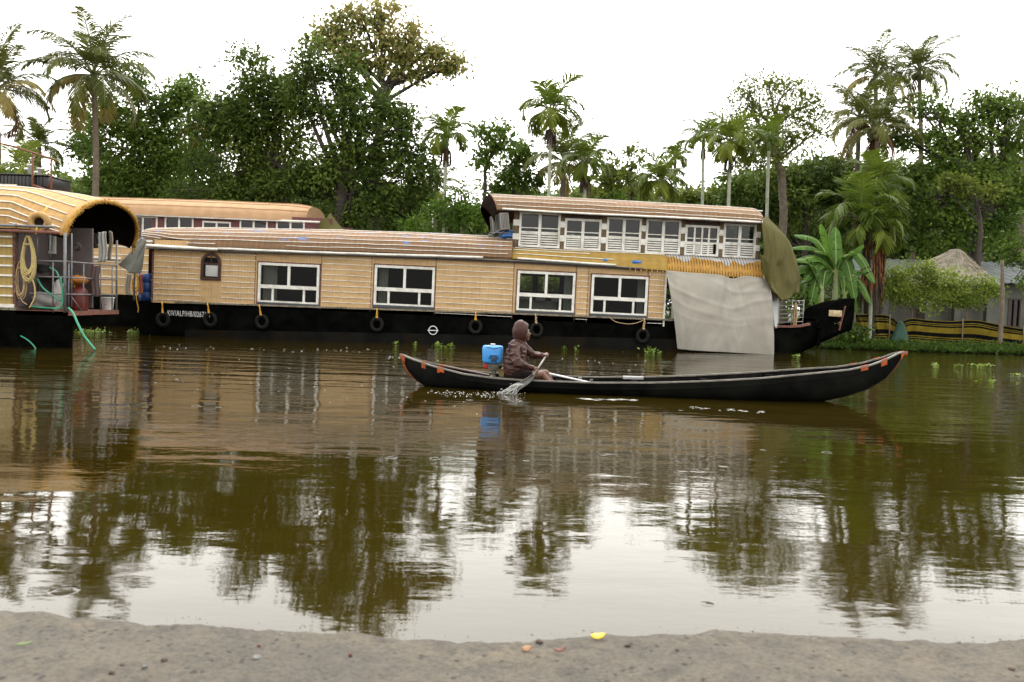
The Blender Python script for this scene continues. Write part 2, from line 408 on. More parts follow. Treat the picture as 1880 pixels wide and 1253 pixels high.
def surf_z(x, y):
    dd = bank_edge(x)-y; return .07+.05*min(1, max(0, dd)/1.2)
def pebble(px, py, wpx, mat, name, label, cat, group=None, flat=.6, seed=0):
    g = G(px, py, .09); z = surf_z(g.x, g.y); g = G(px, py, z); r = wpx/FPX*g.y/2
    mb = MB(); mb.ball((0, 0, 0), (r, r*.85, r*flat), 7)
    mb.v = [tuple(Vector(q)*(1+.35*nz(q[0]/r, q[1]/r, q[2]/r+seed*3.1, 1.1))) for q in mb.v]
    o = mb.build(name, mat); o.location = (g.x, g.y, z+r*flat*.5); o.rotation_euler = (0, 0, seed*1.3); tag(o, label, cat, group); return o
pebble(475, 1187, 9, PEBR, 'brick_chip', 'small red brick chip lying left of centre on the near bank', 'stone', seed=1)
pebble(643, 1204, 10, PEBR, 'brick_chip', 'red brick chip nearest the camera left of centre', 'stone', seed=2)
pebble(1152, 1187, 13, PEB, 'pebble', 'dark brown stone on the bank right of the yellow peel', 'stone', seed=3)
pebble(1243, 1195, 9, PEB, 'pebble', 'small black pebble right of the dark brown stone', 'stone', seed=4)
pebble(1857, 1231, 13, PEB, 'pebble', 'dark stone at the lower right corner of the near bank', 'stone', seed=5)
pebble(302, 1214, 15, PEB, 'pebble', 'largest of the dark stones among ruts at lower left', 'stone', seed=6)
pebble(225, 1223, 12, PEB, 'pebble', 'dark brown stone left of the largest stone among the ruts', 'stone', seed=7)
pebble(265, 1226, 11, PEBG, 'pebble', 'grey stone between two dark stones at lower left', 'stone', seed=8)
pebble(472, 1209, 18, PEBG, 'pebble', 'flat blue grey stone just below the left brick chip', 'stone', flat=.35, seed=9)
pebble(88, 1173, 9, PEBG, 'pebble', 'small grey stone at the far left of the near bank', 'stone', seed=10)
pebble(205, 1237, 14, PEB, 'pebble', 'brown stone at the bottom left edge of the picture', 'stone', seed=11)
pebble(1305, 1168, 10, PEBG, 'pebble', 'grey stone on the water edge right of the yellow peel', 'stone', seed=12)
pebble(1760, 1182, 12, PEBG, 'pebble', 'dark stone on the water edge at far right', 'stone', seed=13)
pebble(990, 1180, 13, PEB, 'pebble', 'dark stone on the water edge left of the yellow peel', 'stone', seed=14)
g = np.random.default_rng(99); mb = MB()
for i in range(3600):
    x = g.uniform(-2.6, 2.6); e = bank_edge(x); crest = g.random() < .0; dd = .035+abs(g.normal(0, .03)) if crest else g.uniform(.0, 1.25)
    y = e-dd; r = (.0022+.006*g.random()**4)*(1.5 if crest else 1.0); z = surf_z(x, y)-.004; z += .018*nz(x, y, 0, 3)+.010*nz(x, y, 3, 11); o_ = Vector((x, y, z))
    vs = [o_+Vector((r*math.cos(a)*g.uniform(.7, 1.3), r*math.sin(a)*g.uniform(.7, 1.3), r*g.uniform(.0, .4))) for a in np.linspace(0, 6.28, 6)[:-1]]+[o_+Vector((0, 0, r*g.uniform(.6, 1.0)))]
    mb.add(vs, [(j, (j+1) % 5, 5) for j in range(5)], int(g.integers(0, 4)) if g.random() < .8 else 1, False)
tag(mb.build('gravel', [PEBG, PEB, plain('pebble_pale', (.2, .18, .15), .8, .3, 20), PEBG]), 'fine gravel and grit strewn over the near bank', 'gravel', kind='stuff')
def litter(px, py, L, W, mat, name, label, cat, curl=.3, rz=0.):
    g = G(px, py, .09); z = surf_z(g.x, g.y)+.012; k = g.y/FPX; L *= k; W *= k
    mb = MB()
    def fn(u, v):
        a = (u-.5)*2; wd = math.sqrt(max(0, 1-a*a))*W/2+.0008
        return (a*L/2, (v-.5)*2*wd, curl*L*.4*a*a+.12*W*math.cos((v-.5)*3)+.1*L*a)
    mb.grid(fn, 14, 6); o = mb.build(name, mat); solid(o, .0015); o.location = (g.x, g.y, z); o.rotation_euler = (R(22), 0, rz); tag(o, label, cat); return o
litter(1098, 1167, 27, 14, plain('yellow_peel', (.6, .38, .015), .4, .1, 20), 'fruit_peel', 'bright yellow scrap of peel at the water edge of the near bank', 'litter', .35, -.12)
litter(967, 1191, 18, 14, plain('tan_leaf', (.22, .11, .045), .6, .2, 20), 'dry_leaf', 'pale orange dry leaf on the near bank left of the peel', 'leaf', .3, .1)
litter(1028, 1195, 24, 9, plain('brown_leaf', (.10, .035, .018), .6, .3, 20), 'dry_leaf', 'curled reddish brown dry leaf on the near bank below the peel', 'leaf', .5, .15)
litter(45, 1186, 34, 6, plain('green_blade', (.10, .14, .04), .6, .3, 20), 'grass_blade', 'thin green blade of grass lying at left on the near bank', 'leaf', .1, .05)

# far bank ---------------------------------------------------------
FARG = plain('far_soil', (.035, .034, .016), .9, .5, .7, dirt=(.02, .03, .01))
def shore(x): return float(np.interp(x, [-60, -8, 4, 9.5, 11.5, 14, 40], [35, 34, 31.5, 30.2, 29.6, 29.2, 29.0]))+.4*nz(x, 0, 0, .5)
def farbank(u, v):
    x = -420+840*u if False else math.copysign(abs(2*u-1)**2.2*420, 2*u-1)
    s = shore(max(-60, min(40, x))); d = (v**3)*700
    return (x, s-.3+d, -.15+min(.38, d*.5)+.06*nz(x, s+d, 0, .8)*min(1, d))
mb = MB(); mb.grid(farbank, 240, 60); tag(mb.build('far_bank', FARG), kind='structure')

# ================================================================ VEGETATION
L_DARK = leafmat('mango_leaves', (.016, .034, .005), (.052, .085, .014), (.145, .195, .038), .25)
L_MID = leafmat('green_leaves', (.028, .058, .009), (.072, .122, .018), (.155, .215, .04), .3)
L_PALE = leafmat('pale_leaves', (.04, .062, .010), (.095, .128, .022), (.19, .21, .04), .35)
L_GOLD = leafmat('flowering_leaves', (.06, .095, .02), (.17, .19, .05), (.46, .34, .15), .3)
L_YEL = leafmat('lime_leaves', (.06, .10, .012), (.16, .22, .032), (.36, .42, .11), .4)
L_BAN = leafmat('banana_leaves', (.04, .10, .016), (.075, .17, .028), (.16, .26, .05), .4, .45, .2)
L_PALM = leafmat('coconut_leaves', (.022, .038, .007), (.06, .078, .014), (.15, .145, .035), .25, .5, .12)
L_ARECA = leafmat('areca_leaves', (.028, .055, .008), (.07, .115, .014), (.2, .235, .035), .3, .5, .12)
L_OLD = leafmat('dry_fronds', (.07, .06, .02), (.17, .145, .045), (.30, .24, .08), .25)
L_DEAD = leafmat('dead_fronds', (.06, .03, .018), (.15, .07, .035), (.24, .11, .05), .15)
L_GRASS = leafmat('bank_grass', (.014, .028, .004), (.035, .07, .010), (.10, .15, .03), .3)
L_FAR = leafmat('hazed_distant_leaves', (.05, .075, .028), (.10, .14, .05), (.17, .21, .08), .35)  # paler, greyer green puts distance haze into the leaf colour

def leaves_mesh(name, pos, dirs, nrm, Ls, Ws, tint, mat, parent=None, extra=None, fold=0.12):
    """numpy: one pointed leaf (two quads folded along the rib) per row"""
    n = len(pos); dirs = dirs/np.linalg.norm(dirs, axis=1, keepdims=True)
    side = np.cross(dirs, nrm); side /= (np.linalg.norm(side, axis=1, keepdims=True)+1e-9)
    up = np.cross(side, dirs)
    L = Ls[:, None]; Wd = Ws[:, None]
    a = pos; tip = pos+dirs*L-up*L*.12; m1 = pos+dirs*L*.42+side*Wd/2-up*Wd*fold; m2 = pos+dirs*L*.42-side*Wd/2-up*Wd*fold
    v = np.stack([a, m1, tip, m2], 1).reshape(-1, 3)
    me = bpy.data.meshes.new(name); me.vertices.add(4*n); me.vertices.foreach_set('co', v.astype(np.float32).ravel())
    me.loops.add(4*n); me.polygons.add(n)
    me.loops.foreach_set('vertex_index', np.arange(4*n, dtype=np.int32))
    me.polygons.foreach_set('loop_start', np.arange(0, 4*n, 4, dtype=np.int32))
    at = me.attributes.new('tint', 'FLOAT', 'FACE'); at.data.foreach_set('value', np.clip(tint, 0, 1).astype(np.float32))
    me.materials.append(mat); me.update(calc_edges=True)
    o = bpy.data.objects.new(name, me); C.objects.link(o)
    if parent: o.parent = parent
    return o

def crown_arrays(blobs, dens, leafL, leafW, sig, per, droop, seed, flat=1.0, inner=34):
    """blobs: (centre Vector local, rx, ry, rz). Returns leaf arrays."""
    g = np.random.default_rng(seed); PP = []; DD = []; TT = []; QQ = []
    for (c, rx, ry, rz) in blobs:
        area = rx*rz; n = max(3, int(dens*area*5.1))
        q = g.normal(size=(n, 3)); q /= np.linalg.norm(q, axis=1, keepdims=True)
        rr = g.random((n, 1))**.45
        cen = q*rr*np.array([rx, ry, rz])*g.uniform(.85, 1.15, (n, 1))+np.array(c)
        tc = np.clip(g.normal(.45, .18, n)+g.normal(0, .24), 0, 1)
        outd = q
        for k in range(per):
            off = g.normal(size=(n, 3))*sig*np.array([1, 1, .7*flat])
            PP.append(cen+off); QQ.append(q); d = off/np.linalg.norm(off, axis=1, keepdims=True)*.8+outd*.5+g.normal(size=(n, 3))*.45
            d[:, 2] -= droop; DD.append(d); TT.append(tc+g.normal(0, .13, n))
    for (c, rx, ry, rz) in blobs:      # larger shaded leaves deep inside close the crown
        n = max(3, int(inner*rx*rz)); q = g.normal(size=(n, 3)); q /= np.linalg.norm(q, axis=1, keepdims=True)
        PP.append(q*(g.random((n, 1))**.5)*.8*np.array([rx, ry, rz])+np.array(c)); d = g.normal(size=(n, 3)); d[:, 2] -= droop; DD.append(d); QQ.append(q); TT.append(np.clip(g.normal(.38, .15, n), 0, 1)); 
    ninner = sum(max(3, int(inner*b[1]*b[3])) for b in blobs)
    P_ = np.concatenate(PP); D = np.concatenate(DD); T = np.concatenate(TT)
    m = len(P_); nrm = g.normal(size=(m, 3))*.55+np.concatenate(QQ)*1.1+np.array([0, -.25, .45])
    sc = np.ones(m); sc[m-ninner:] = 2.0
    return P_, D, nrm, leafL*1.04*g.uniform(.55, 1.25, m)*sc, leafW*1.2*g.uniform(.55, 1.25, m)*sc*np.where(sc > 1, 1.3, 1), T

def tree(name, label, cat, Y, blobs, trunk, mat, bark=None, dens=9, leaf=(.26, .10), sig=.28, per=26, droop=.25, r0=.22, seed=1, group=None, limbs=True, sub=3, depth=.85, ground=.25):
    """blobs: (px,py,rx_px,ry_px[,dy]); trunk: pixel path from base to fork"""
    k = Y/FPX; base = P(trunk[0][0], trunk[0][1], Y); base.z = ground
    root = thing(name, label, cat, base, group=group)
    g = np.random.default_rng(seed+500); bl = []; cents = []
    for b in blobs:
        dy = b[4] if len(b) > 4 else 0
        c = P(b[0], b[1], Y+dy)-base; rx, rz = b[2]*k, b[3]*k; ry = depth*(rx+rz)/2; cents.append((c, rx))
        for i in range(sub+1):      # break each lobe into uneven smaller ones
            if i == 0: bl.append((c, rx*.67, ry*.68, rz*.67))
            else:
                a = 2*math.pi*(i+g.random())/sub; e = g.uniform(-1, 1)
                q_ = g.uniform(.6, .9); o = Vector((math.cos(a)*rx*q_, e*ry*.6, math.sin(a)*rz*q_)); f = g.uniform(.22, .46)
                bl.append((c+o, rx*f, ry*f, rz*f))
    arr = crown_arrays(bl, dens, leaf[0], leaf[1], sig, per, droop, seed)
    leaves_mesh('crown', *arr, mat, root)
    mb = MB(); path = [P(px, py, Y)-base for px, py in trunk]; path[0] = Vector((0, 0, -.4))
    sp_ = spl(path, 6) if len(path) > 2 else [path[0].lerp(path[-1], i/6) for i in range(7)]
    n = len(sp_); mb.tube([p+Vector((nz(i*.7, seed)*r0*.5, 0, 0)) for i, p in enumerate(sp_)], [r0*(1-.5*i/n)+(r0*.5 if i == 0 else 0) for i in range(n)], 9)
    if limbs:
        for c, rx in cents:
            j = int(n*.55)+int(g.integers(0, max(1, n-int(n*.55)))); s = sp_[min(j, n-1)]
            if (c-s).length < .5: continue
            m_ = s.lerp(c, .5)+Vector((g.uniform(-.2, .2), g.uniform(-.2, .2), g.uniform(-.1, .35)))*rx
            pts = spl([s, m_, c], 5); q = len(pts)
            mb.tube(pts, [max(.02, r0*.42*(1-.85*i/q)) for i in range(q)], 6)
            for z_ in range(4):
                e = c+Vector((g.uniform(-1, 1)*rx*.8, g.uniform(-.6, .6)*rx, g.uniform(-.5, .9)*rx*.7)); st = pts[q//2+z_ % 3]
                mb.tube([st, st.lerp(e, .5)+Vector((0, 0, .1*rx)), e], [r0*.16, r0*.1, .012], 5)
    mb.build('trunk', bark or BARK, root)
    return root

def frond_pts(base, az, el, L, droop, n=14):
    """arching rachis: starts at elevation el, bends down"""
    pts = [Vector(base)]; e = el; d = L/n
    for i in range(n):
        e -= droop*(i+2)/n*(1.6/n)
        pts.append(pts[-1]+Vector((math.cos(az)*math.cos(e), math.sin(az)*math.cos(e), math.sin(e)))*d)
    return pts
def add_frond(A, mb, base, az, el, L, droop, lL, lW, hang, tint, g, cnt=38, r=.03, mi=0, vee=.35, start=.16, twist=0.):
    pts = frond_pts(base, az, el, L, droop); n = len(pts)-1
    mb.tube(pts, [r*(1-.85*i/n)+.004 for i in range(n+1)], 5, mi)
    ts = np.linspace(start, .99, cnt)
    for t in ts:
        x = t*n; i = min(int(x), n-1); p = pts[i].lerp(pts[i+1], x-i); d = (pts[i+1]-pts[i]).normalized()
        hz = Vector((-math.sin(az+twist), math.cos(az+twist), 0)); upv = hz.cross(d); 
        if upv.z < 0: upv = -upv
        ll = lL*(math.sin(math.pi*(.12+.86*t))**.6)*g.uniform(.75, 1.2)
        for s in (-1, 1):
            dd = (hz*s*1.0+d*(.55+.5*t)+upv*vee*g.uniform(.4, 1.2)+Vector((0, 0, -hang*g.uniform(.6, 1.4)))).normalized()
            A['p'].append(p); A['d'].append(dd); A['n'].append((upv+hz*s*.3+Vector((g.normal()*.2, g.normal()*.2, 0)))); A['l'].append(ll); A['w'].append(lW*g.uniform(.8, 1.2)); A['t'].append(tint+g.normal()*.08)
def flush(A, name, mat, parent):
    if not A['p']: return None
    return leaves2(name, A, mat, parent)
def leaves2(name, A, mat, parent):
    """long leaflets with a bend: 2 segments"""
    p = np.array([tuple(x) for x in A['p']]); d = np.array([tuple(x) for x in A['d']]); nr = np.array([tuple(x) for x in A['n']])
    L = np.array(A['l'])[:, None]; W = np.array(A['w'])[:, None]; T = np.clip(np.array(A['t']), 0, 1)
    sd = np.cross(d, nr); sd /= np.linalg.norm(sd, axis=1, keepdims=True)+1e-9
    down = np.array([0, 0, -1.0]); B = np.array(A.get('b', [.25]*len(p)))[:, None]
    m = p+d*L*.5; d2 = d+down*B*1.6; d2 /= np.linalg.norm(d2, axis=1, keepdims=True); tip = m+d2*L*.5
    v = np.stack([p-sd*W*.25, p+sd*W*.25, m+sd*W*.5, m-sd*W*.5, tip+sd*W*.08, tip-sd*W*.08], 1).reshape(-1, 3); n = len(p)
    idx = (np.arange(n)[:, None]*6+np.array([0, 1, 2, 3, 3, 2, 4, 5])[None]).ravel()
    me = bpy.data.meshes.new(name); me.vertices.add(6*n); me.vertices.foreach_set('co', v.astype(np.float32).ravel())
    me.loops.add(8*n); me.polygons.add(2*n); me.loops.foreach_set('vertex_index', idx.astype(np.int32)); me.polygons.foreach_set('loop_start', np.arange(0, 8*n, 4, dtype=np.int32))
    at = me.attributes.new('tint', 'FLOAT', 'FACE'); at.data.foreach_set('value', np.repeat(T, 2).astype(np.float32))
    me.materials.append(mat); me.update(calc_edges=True); o = bpy.data.objects.new(name, me); C.objects.link(o)
    if parent: o.parent = parent
    return o
def newA(): return {'p': [], 'd': [], 'n': [], 'l': [], 'w': [], 't': []}

def coconut(label, Y, crown, base, L, n=22, seed=1, lean=0., nuts=True, dead=2, old=5, group='coconut palms', trunk_r=.135, ground=.3, cnt=40, up=1.0):
    g = np.random.default_rng(seed); b = P(base[0], base[1], Y); b.z = ground; c = P(crown[0], crown[1], Y)-b
    root = thing('coconut_palm', label, 'palm tree', b, group=group)
    mb = MB(); mid = c*.5+Vector((lean, 0, 0)); pts = spl([Vector((0, 0, -.4)), mid, c], 10); k = len(pts)
    mb.tube(pts, [trunk_r*(1.25-.5*i/k)*(1+.04*math.sin(i*9)) for i in range(k)], 9); mb.build('trunk', BARKP, root)
    A = newA(); O = newA(); D = newA(); rm = MB()
    for i in range(n):
        az = i*2.39996+g.uniform(-.2, .2); f = i/(n-1)               # 0 youngest (upright) .. 1 oldest
        el = R(82)*up-f*R(95)+g.uniform(-.12, .12); dr = 1.0+1.2*f+g.uniform(-.2, .2)
        tgt, ti, mi = (A, .35+.35*g.random(), 0)
        if i >= n-old-dead: tgt, ti, mi = (A if g.random() < .5 else O), .85, 0
        if i >= n-dead: tgt, ti, mi, el = D, .4, 1, R(-35)
        add_frond(tgt, rm, c+Vector((0, 0, .1*(1-f))), az, el, L*g.uniform(.85, 1.1), dr, L*.27, .048, .2+.65*f, ti, g, cnt, .035, mi, vee=.35*(1-f))
    leaves2('crown', A, L_PALM, root)
    if O['p']: leaves2('yellowed_fronds', O, L_OLD, root)
    if D['p']: leaves2('dead_fronds', D, L_DEAD, root)
    rm.build('frond_stalks', [plain('stalk', (.14, .15, .05), .6), MATS['dead_fronds']] if 'stalk' not in MATS else [MATS['stalk'], MATS['dead_fronds']], root)
    if nuts:
        nb = MB()
        for i in range(11):
            a = g.uniform(0, 6.28); nb.ball(c+Vector((math.cos(a)*.28, math.sin(a)*.28, -.15-.35*g.random())), (.11, .11, .14), 7)
        nb.build('coconuts', MATS.get('coconut_husk') or plain('coconut_husk', (.12, .12, .035), .6), root)
    return root

def areca(label, Y, crown, base, L, n=9, seed=1, dead=0, skirt=False, group='areca palms', ground=.3, r=.07, lw=.075, droop=2.6, up=.2, tint=.45, bend=0.):
    L *= 1.18; n += 1; droop *= .92
    g = np.random.default_rng(seed); b = P(base[0], base[1], Y); b.z = ground; c = P(crown[0], crown[1], Y)-b
    root = thing('areca_palm', label, 'palm tree', b, group=group)
    mb = MB(); pts = spl([Vector((0, 0, -.4)), c*.5+Vector((bend, 0, 0)), c-Vector((0, 0, L*.32))], 8); k = len(pts)
    mb.tube(pts, [r*(1.15-.3*i/k)*(1+.04*(i % 2)) for i in range(k)], 8); mb.build('trunk', BARKG, root)
    sh = MB(); sh.tube([c-Vector((0, 0, L*.36)), c-Vector((0, 0, L*.2)), c], [r*1.0, r*1.35, r*.7], 8); sh.build('crownshaft', MATS.get('crownshaft_green') or plain('crownshaft_green', (.12, .2, .05), .45), root)
    A = newA(); D = newA(); rm = MB()
    for i in range(n):
        az = i*2.39996+seed; f = (i+.5)/n; el = R(80)-f*R(62)+g.uniform(-.1, .1)
        add_frond(A, rm, c-Vector((0, 0, .05*f)), az, el, L*g.uniform(.88, 1.1), droop*(.45+f*1.1), L*.40, lw*.62, .18+.75*f, tint+.25*f*g.random()+(.25 if f > .8 else 0), g, 30, .028, 0, vee=.5*(1-f)+up, start=.2)
    for i in range(dead):
        az = g.uniform(0, 6.28); add_frond(D, rm, c-Vector((0, 0, L*.25)), az, R(-66), L*.5, 1.2, L*.16, .05, 1.6, .4+.3*g.random(), g, 22, .03, 1, vee=0)
    if skirt:     # dark hanging flower and fruit stalks under the crown
        for i in range(26):
            a = g.uniform(0, 6.28); s = c-Vector((0, 0, L*.34)); e = s+Vector((math.cos(a)*.22, math.sin(a)*.22, -.3-.5*g.random()))
            rm.tube([s, s.lerp(e, .4)+Vector((math.cos(a)*.1, math.sin(a)*.1, .05)), e], [.02, .025, .02], 4, 2)
    leaves2('crown', A, L_ARECA, root)
    if D['p']: leaves2('dead_fronds', D, L_DEAD, root)
    rm.build('frond_stalks', [MATS['stalk'], MATS['dead_fronds'], BARKD], root)
    return root

def banana(label, Y, base, leaves, seed=1, ground=.35, group='banana plants'):
    """leaves: (tip px, tip py, bend up amount, width m)"""
    g = np.random.default_rng(seed); b = P(base[0], base[1], Y); b.z = ground; root = thing('banana_plant', label, 'banana plant', b, group=group)
    st = MB(); top = Vector((0, 0, P(base[0], base[2], Y).z-b.z)); st.tube([Vector((0, 0, -.3)), top*.5, top], [.13, .11, .06], 10); st.build('stem', MATS.get('banana_stem') or plain('banana_stem', (.16, .2, .07), .6, .4, 5, dirt=(.12, .08, .04)), root)
    mb = MB(); ribs = MB()
    for i, (tx, ty, up, wd) in enumerate(leaves):
        dy = g.uniform(-.9, .7); tip = P(tx, ty, Y+dy)-b; h = tip-top
        c1 = top+h*.45+Vector((0, 0, up)); pts = spl([top-Vector((0, 0, .1)), c1, tip], 9); k = len(pts)
        ribs.tube(pts, [.03*(1-.8*j/k) for j in range(k)], 5)
        def nrm(j):
            d = (pts[min(j+1, k-1)]-pts[max(0, j-1)]).normalized(); s = d.cross(Vector((g0, g1, 1))).normalized(); return d, s, s.cross(d)
        g0, g1 = g.uniform(-.3, .3), g.uniform(-1.0, -.2)
        tears = [g.uniform(.0, 1) for _ in range(40)]
        for s in (-1, 1):
            for j in range(3, k-1):
                d, sd, u = nrm(j); d2, sd2, u2 = nrm(j+1)
                t = (j-3)/(k-4); w1 = wd*math.sin(math.pi*min(1, .08+.9*t))**.6; w2 = wd*math.sin(math.pi*min(.985, .08+.9*(j-2)/(k-4)))**.6
                tear = .05*tears[j]*wd*4 if tears[j] > .86 else 0
                fl = .28+.3*nz(j, i, s); a = pts[j]; b2 = pts[j+1].lerp(pts[j], .25 if tear else 0)
                e1 = a+sd*s*w1-u*w1*fl+d*tear*.3; e2 = b2+sd2*s*w2-u2*w2*fl
                m1 = a+sd*s*w1*.5+u*w1*.06; m2 = b2+sd2*s*w2*.5+u2*w2*.06
                mb.add([a, m1, m2, b2, e1, e2], [(0, 1, 2, 3), (1, 4, 5, 2)], 0, True)
    o = mb.build('leaves', L_BAN, root); me = o.data
    at = me.attributes.new('tint', 'FLOAT', 'FACE'); at.data.foreach_set('value', np.clip(g.normal(.45, .16, len(me.polygons)), 0, 1).astype(np.float32))
    ribs.build('leaf_ribs', MATS.get('banana_rib') or plain('banana_rib', (.25, .32, .1), .5), root)
    return root

# ================================================================ MAIN HOUSEBOAT
HY = 25.0; TRIM = 0.018
hbx = P(262, 600, HY).x
hb = thing('houseboat', 'long two storey houseboat with tan woven walls and black hull, moored across the middle', 'houseboat', (hbx, HY, 0), (0, TRIM, 0), group=None)
HI = frame(hb)
def H(px, py, dy=0.0):        # photo pixel -> boat frame, on the plane dy behind the near side
    q = HI @ P(px, py, HY+dy); return q
def prof(pts, dy=0.0):
    q = [H(a, b, dy) for a, b in pts]; xs = [v.x for v in q]; zs = [v.z for v in q]
    return lambda x: float(np.interp(x, xs, zs))
deckz = prof([(240,552),(281,553.7),(490,561),(700,568),(945,576),(1234,588),(1330,594),(1420,602)])
M_WALL = mat_weave('woven_wall_matting', (.58, .395, .205), (.52, .35, .175), .09, .33, (.27, .17, .08))
M_ROOF = mat_weave('weathered_roof_matting', (.235, .138, .074), (.18, .102, .055), .16, .2, (.10, .075, .05), grid=(.19, .12), blue=True, mold=(2.3, 2.95))
M_ROOFU = mat_weave('upper_roof_matting', (.235, .138, .074), (.17, .10, .052), .15, .16, (.11, .08, .055), grid=(.17, .11))
M_YEL = mat_weave('yellow_flank_matting', (.36, .23, .055), (.29, .185, .04), .30, .11, (.16, .11, .04), mold=(2.1, 2.5))
M_ORANGE = plain('orange_netting', (.52, .27, .04), .7, .35, 9, dirt=(.5, .48, .45))
M_STITCH = plain('stitched_brown_edge', (.09, .03, .022), .8, .6, 60, dirt=(.3, .2, .15))
# hull ------------------------------------------------------------
xL = H(233, 600).x; xE = H(1432, 600).x; xTip = H(1566, 550, 2.0).x
WID = 4.0
def hull_half(x):             # half width
    if x < 1.2: return 1.2+.8*max(0, (x-xL)/(1.2-xL))**.5
    if x > xE-1.5:
        t = min(1, (x-(xE-1.5))/(xTip-xE+1.5)); return .16+1.84*(1-t**1.15)
    return 2.0
bowtop = prof([(1380,596),(1432,598),(1462,596),(1488,586),(1496,568),(1520,557),(1550,551),(1566,548)], 2.0)
bowbot = prof([(1420,660),(1450,652),(1490,634),(1540,614),(1566,604)], 2.0)
def htop(x):
    if x < xE: return deckz(x)
    return max(bowtop(x), 0)
def hbot(x):
    if x < xE: return -.55
    return bowbot(x) if x > H(1450, 650, 2.0).x else float(np.interp(x, [xE, H(1450, 650, 2.0).x], [-.55, bowbot(H(1450, 650, 2.0).x)]))
def hull_fn(u, v):
    x = xL+(xTip-xL)*u; hw = hull_half(x); a, b = hbot(x), htop(x)
    s = [(-1, 1), (-1, .72), (-.99, .4), (-.93, .14), (-.6, 0), (0, -.02), (.6, 0), (.93, .14), (.99, .4), (1, .72), (1, 1)]
    i = min(int(v*10), 9); f = v*10-i; y = s[i][0]*(1-f)+s[i+1][0]*f; z = s[i][1]*(1-f)+s[i+1][1]*f
    k = 1 if x < xE else max(.25, 1-.5*(x-xE)/(xTip-xE))
    return (x, 2.0+hw*(y if z > .5 else y*(k+(1-k)*max(0, z)/.5)), a+(b-a)*z)
mb = MB(); mb.grid(hull_fn, 120, 30)
mb.add([hull_fn(0, j/30) for j in range(31)], [tuple(range(31))], smooth=False); mb.add([hull_fn(1, j/30) for j in range(31)], [tuple(range(30, -1, -1))], smooth=False)
HULL = mb.build('hull', [HULLM, HULLB], hb)
# boot band painted low on the side, 4 mm proud
mb = MB()
bz = prof([(240,604),(700,611.5),(1240,623),(1440,628)])
n = 60
for i in range(n):
    x0 = 1.3+(xE-1.6-1.3)*i/n; x1 = 1.3+(xE-1.6-1.3)*(i+1)/n
    y0 = 2-hull_half(x0)-.004; y1 = 2-hull_half(x1)-.004
    mb.add([(x0, y0, -.12), (x1, y1, -.12), (x1, y1, bz(x1)), (x0, y0, bz(x0))], [(0, 1, 2, 3)], 0)
mb.build('boot_band', HULLB, hb)
# deck, rub rail
mb = MB(); n = 60
xs = [xL+(xTip-.6-xL)*i/n for i in range(n+1)]
vs = []; 
for x in xs: vs += [(x, 2-hull_half(x)+.02, htop(x)-.02-(.25 if x > xE+.3 else 0)), (x, 2+hull_half(x)-.02, htop(x)-.02-(.25 if x > xE+.3 else 0))]
mb.add(vs, [(2*i, 2*i+2, 2*i+3, 2*i+1) for i in range(n)])
mb.build('deck', DARKWOOD, hb)
mb = MB(); pts = [Vector((x, 2-hull_half(x)-.02, htop(x)+.0)) for x in xs if x > .2 and x < xE-1.2]
for a, b in zip(pts[:-1], pts[1:]): mb.beam(a, b, .09, .05)
mb.build('rub_rail', MOSS, hb)
mb = MB(); ps = [Vector((x, 2-hull_half(x)-.015, htop(x))) for x in xs if x > xE-1.2 and x < H(1490, 588, 1.6).x]
for a, b in zip(ps[:-1], ps[1:]): mb.beam(a, b, .07, .07)
mb.build('bow_rail', RUST, hb)

# lower wall with real openings -------------------------------------
xa, xb = H(281, 500).x, H(1221, 540).x
wins = [(474, 586, 484.5, 562), (687, 797.5, 489, 567), (949, 1055, 499.5, 577), (1085, 1188.5, 506.5, 583)]
wr = []
for a, b_, c, d in wins:
    p = H(a, (c+d)/2); q = H(b_, (c+d)/2+3); zt = H((a+b_)/2, c).z; zb = H((a+b_)/2, d+1).z
    wr.append((p.x, q.x, zb, zt))
ar = (H(371, 490).x, H(405, 490).x, H(388, 514).z, H(388, 466).z)
topz = H(700, 463).z; botz = min(deckz(xa+(xb-xa)*i/20) for i in range(21))-.03
aholes = [(ar[0]+.05, ar[1]-.05, ar[2]+.05, ar[3]-.12)]
mb = MB()
mb.wall(xa, xb, botz, topz+.06, 0.0, .07, wr+aholes, 0)
# battens
def rows(x0, x1, top):
    z = top
    while z > botz+.06:
        mb.v_jit = 0; k = 4
        for i in range(k):
            a = x0+(x1-x0)*i/k; b_ = x0+(x1-x0)*(i+1)/k
            j0 = .012*nz(a*.9, z*3, 1); j1 = .012*nz(b_*.9, z*3, 1)
            mb.beam((a, -.012, z+j0), (b_, -.008, z+j1), .014, .016, 1)
        z -= .166
segs = [(xa+.03, ar[0]-.04), (ar[1]+.04, H(469, 500).x), (H(592, 500).x, H(683, 500).x), (H(802, 500).x, H(943, 500).x), (H(1061, 500).x, H(1082, 500).x), (H(1193, 500).x, xb-.03)]
for i, (a, b_) in enumerate(segs): rows(a, b_, topz-.10-(.02 if i % 2 else 0))
for x in [H(473, 500).x-.07, H(590, 500).x, H(685, 500).x-.05, H(800, 500).x, H(946, 500).x-.04, H(1058, 500).x, H(1084, 500).x-.05, H(1190, 500).x]:
    mb.box((x-.008, -.008, botz+.02), (x+.008, .01, topz+.02), 2)
mb.box((xa-.03, -.02, botz), (xa+.02, .09, topz+.04), 2); mb.box((xb-.02, -.02, botz), (xb+.03, .09, topz+.04), 1)
mb.build('lower_wall', [M_WALL, BATTEN, M_STITCH], hb)
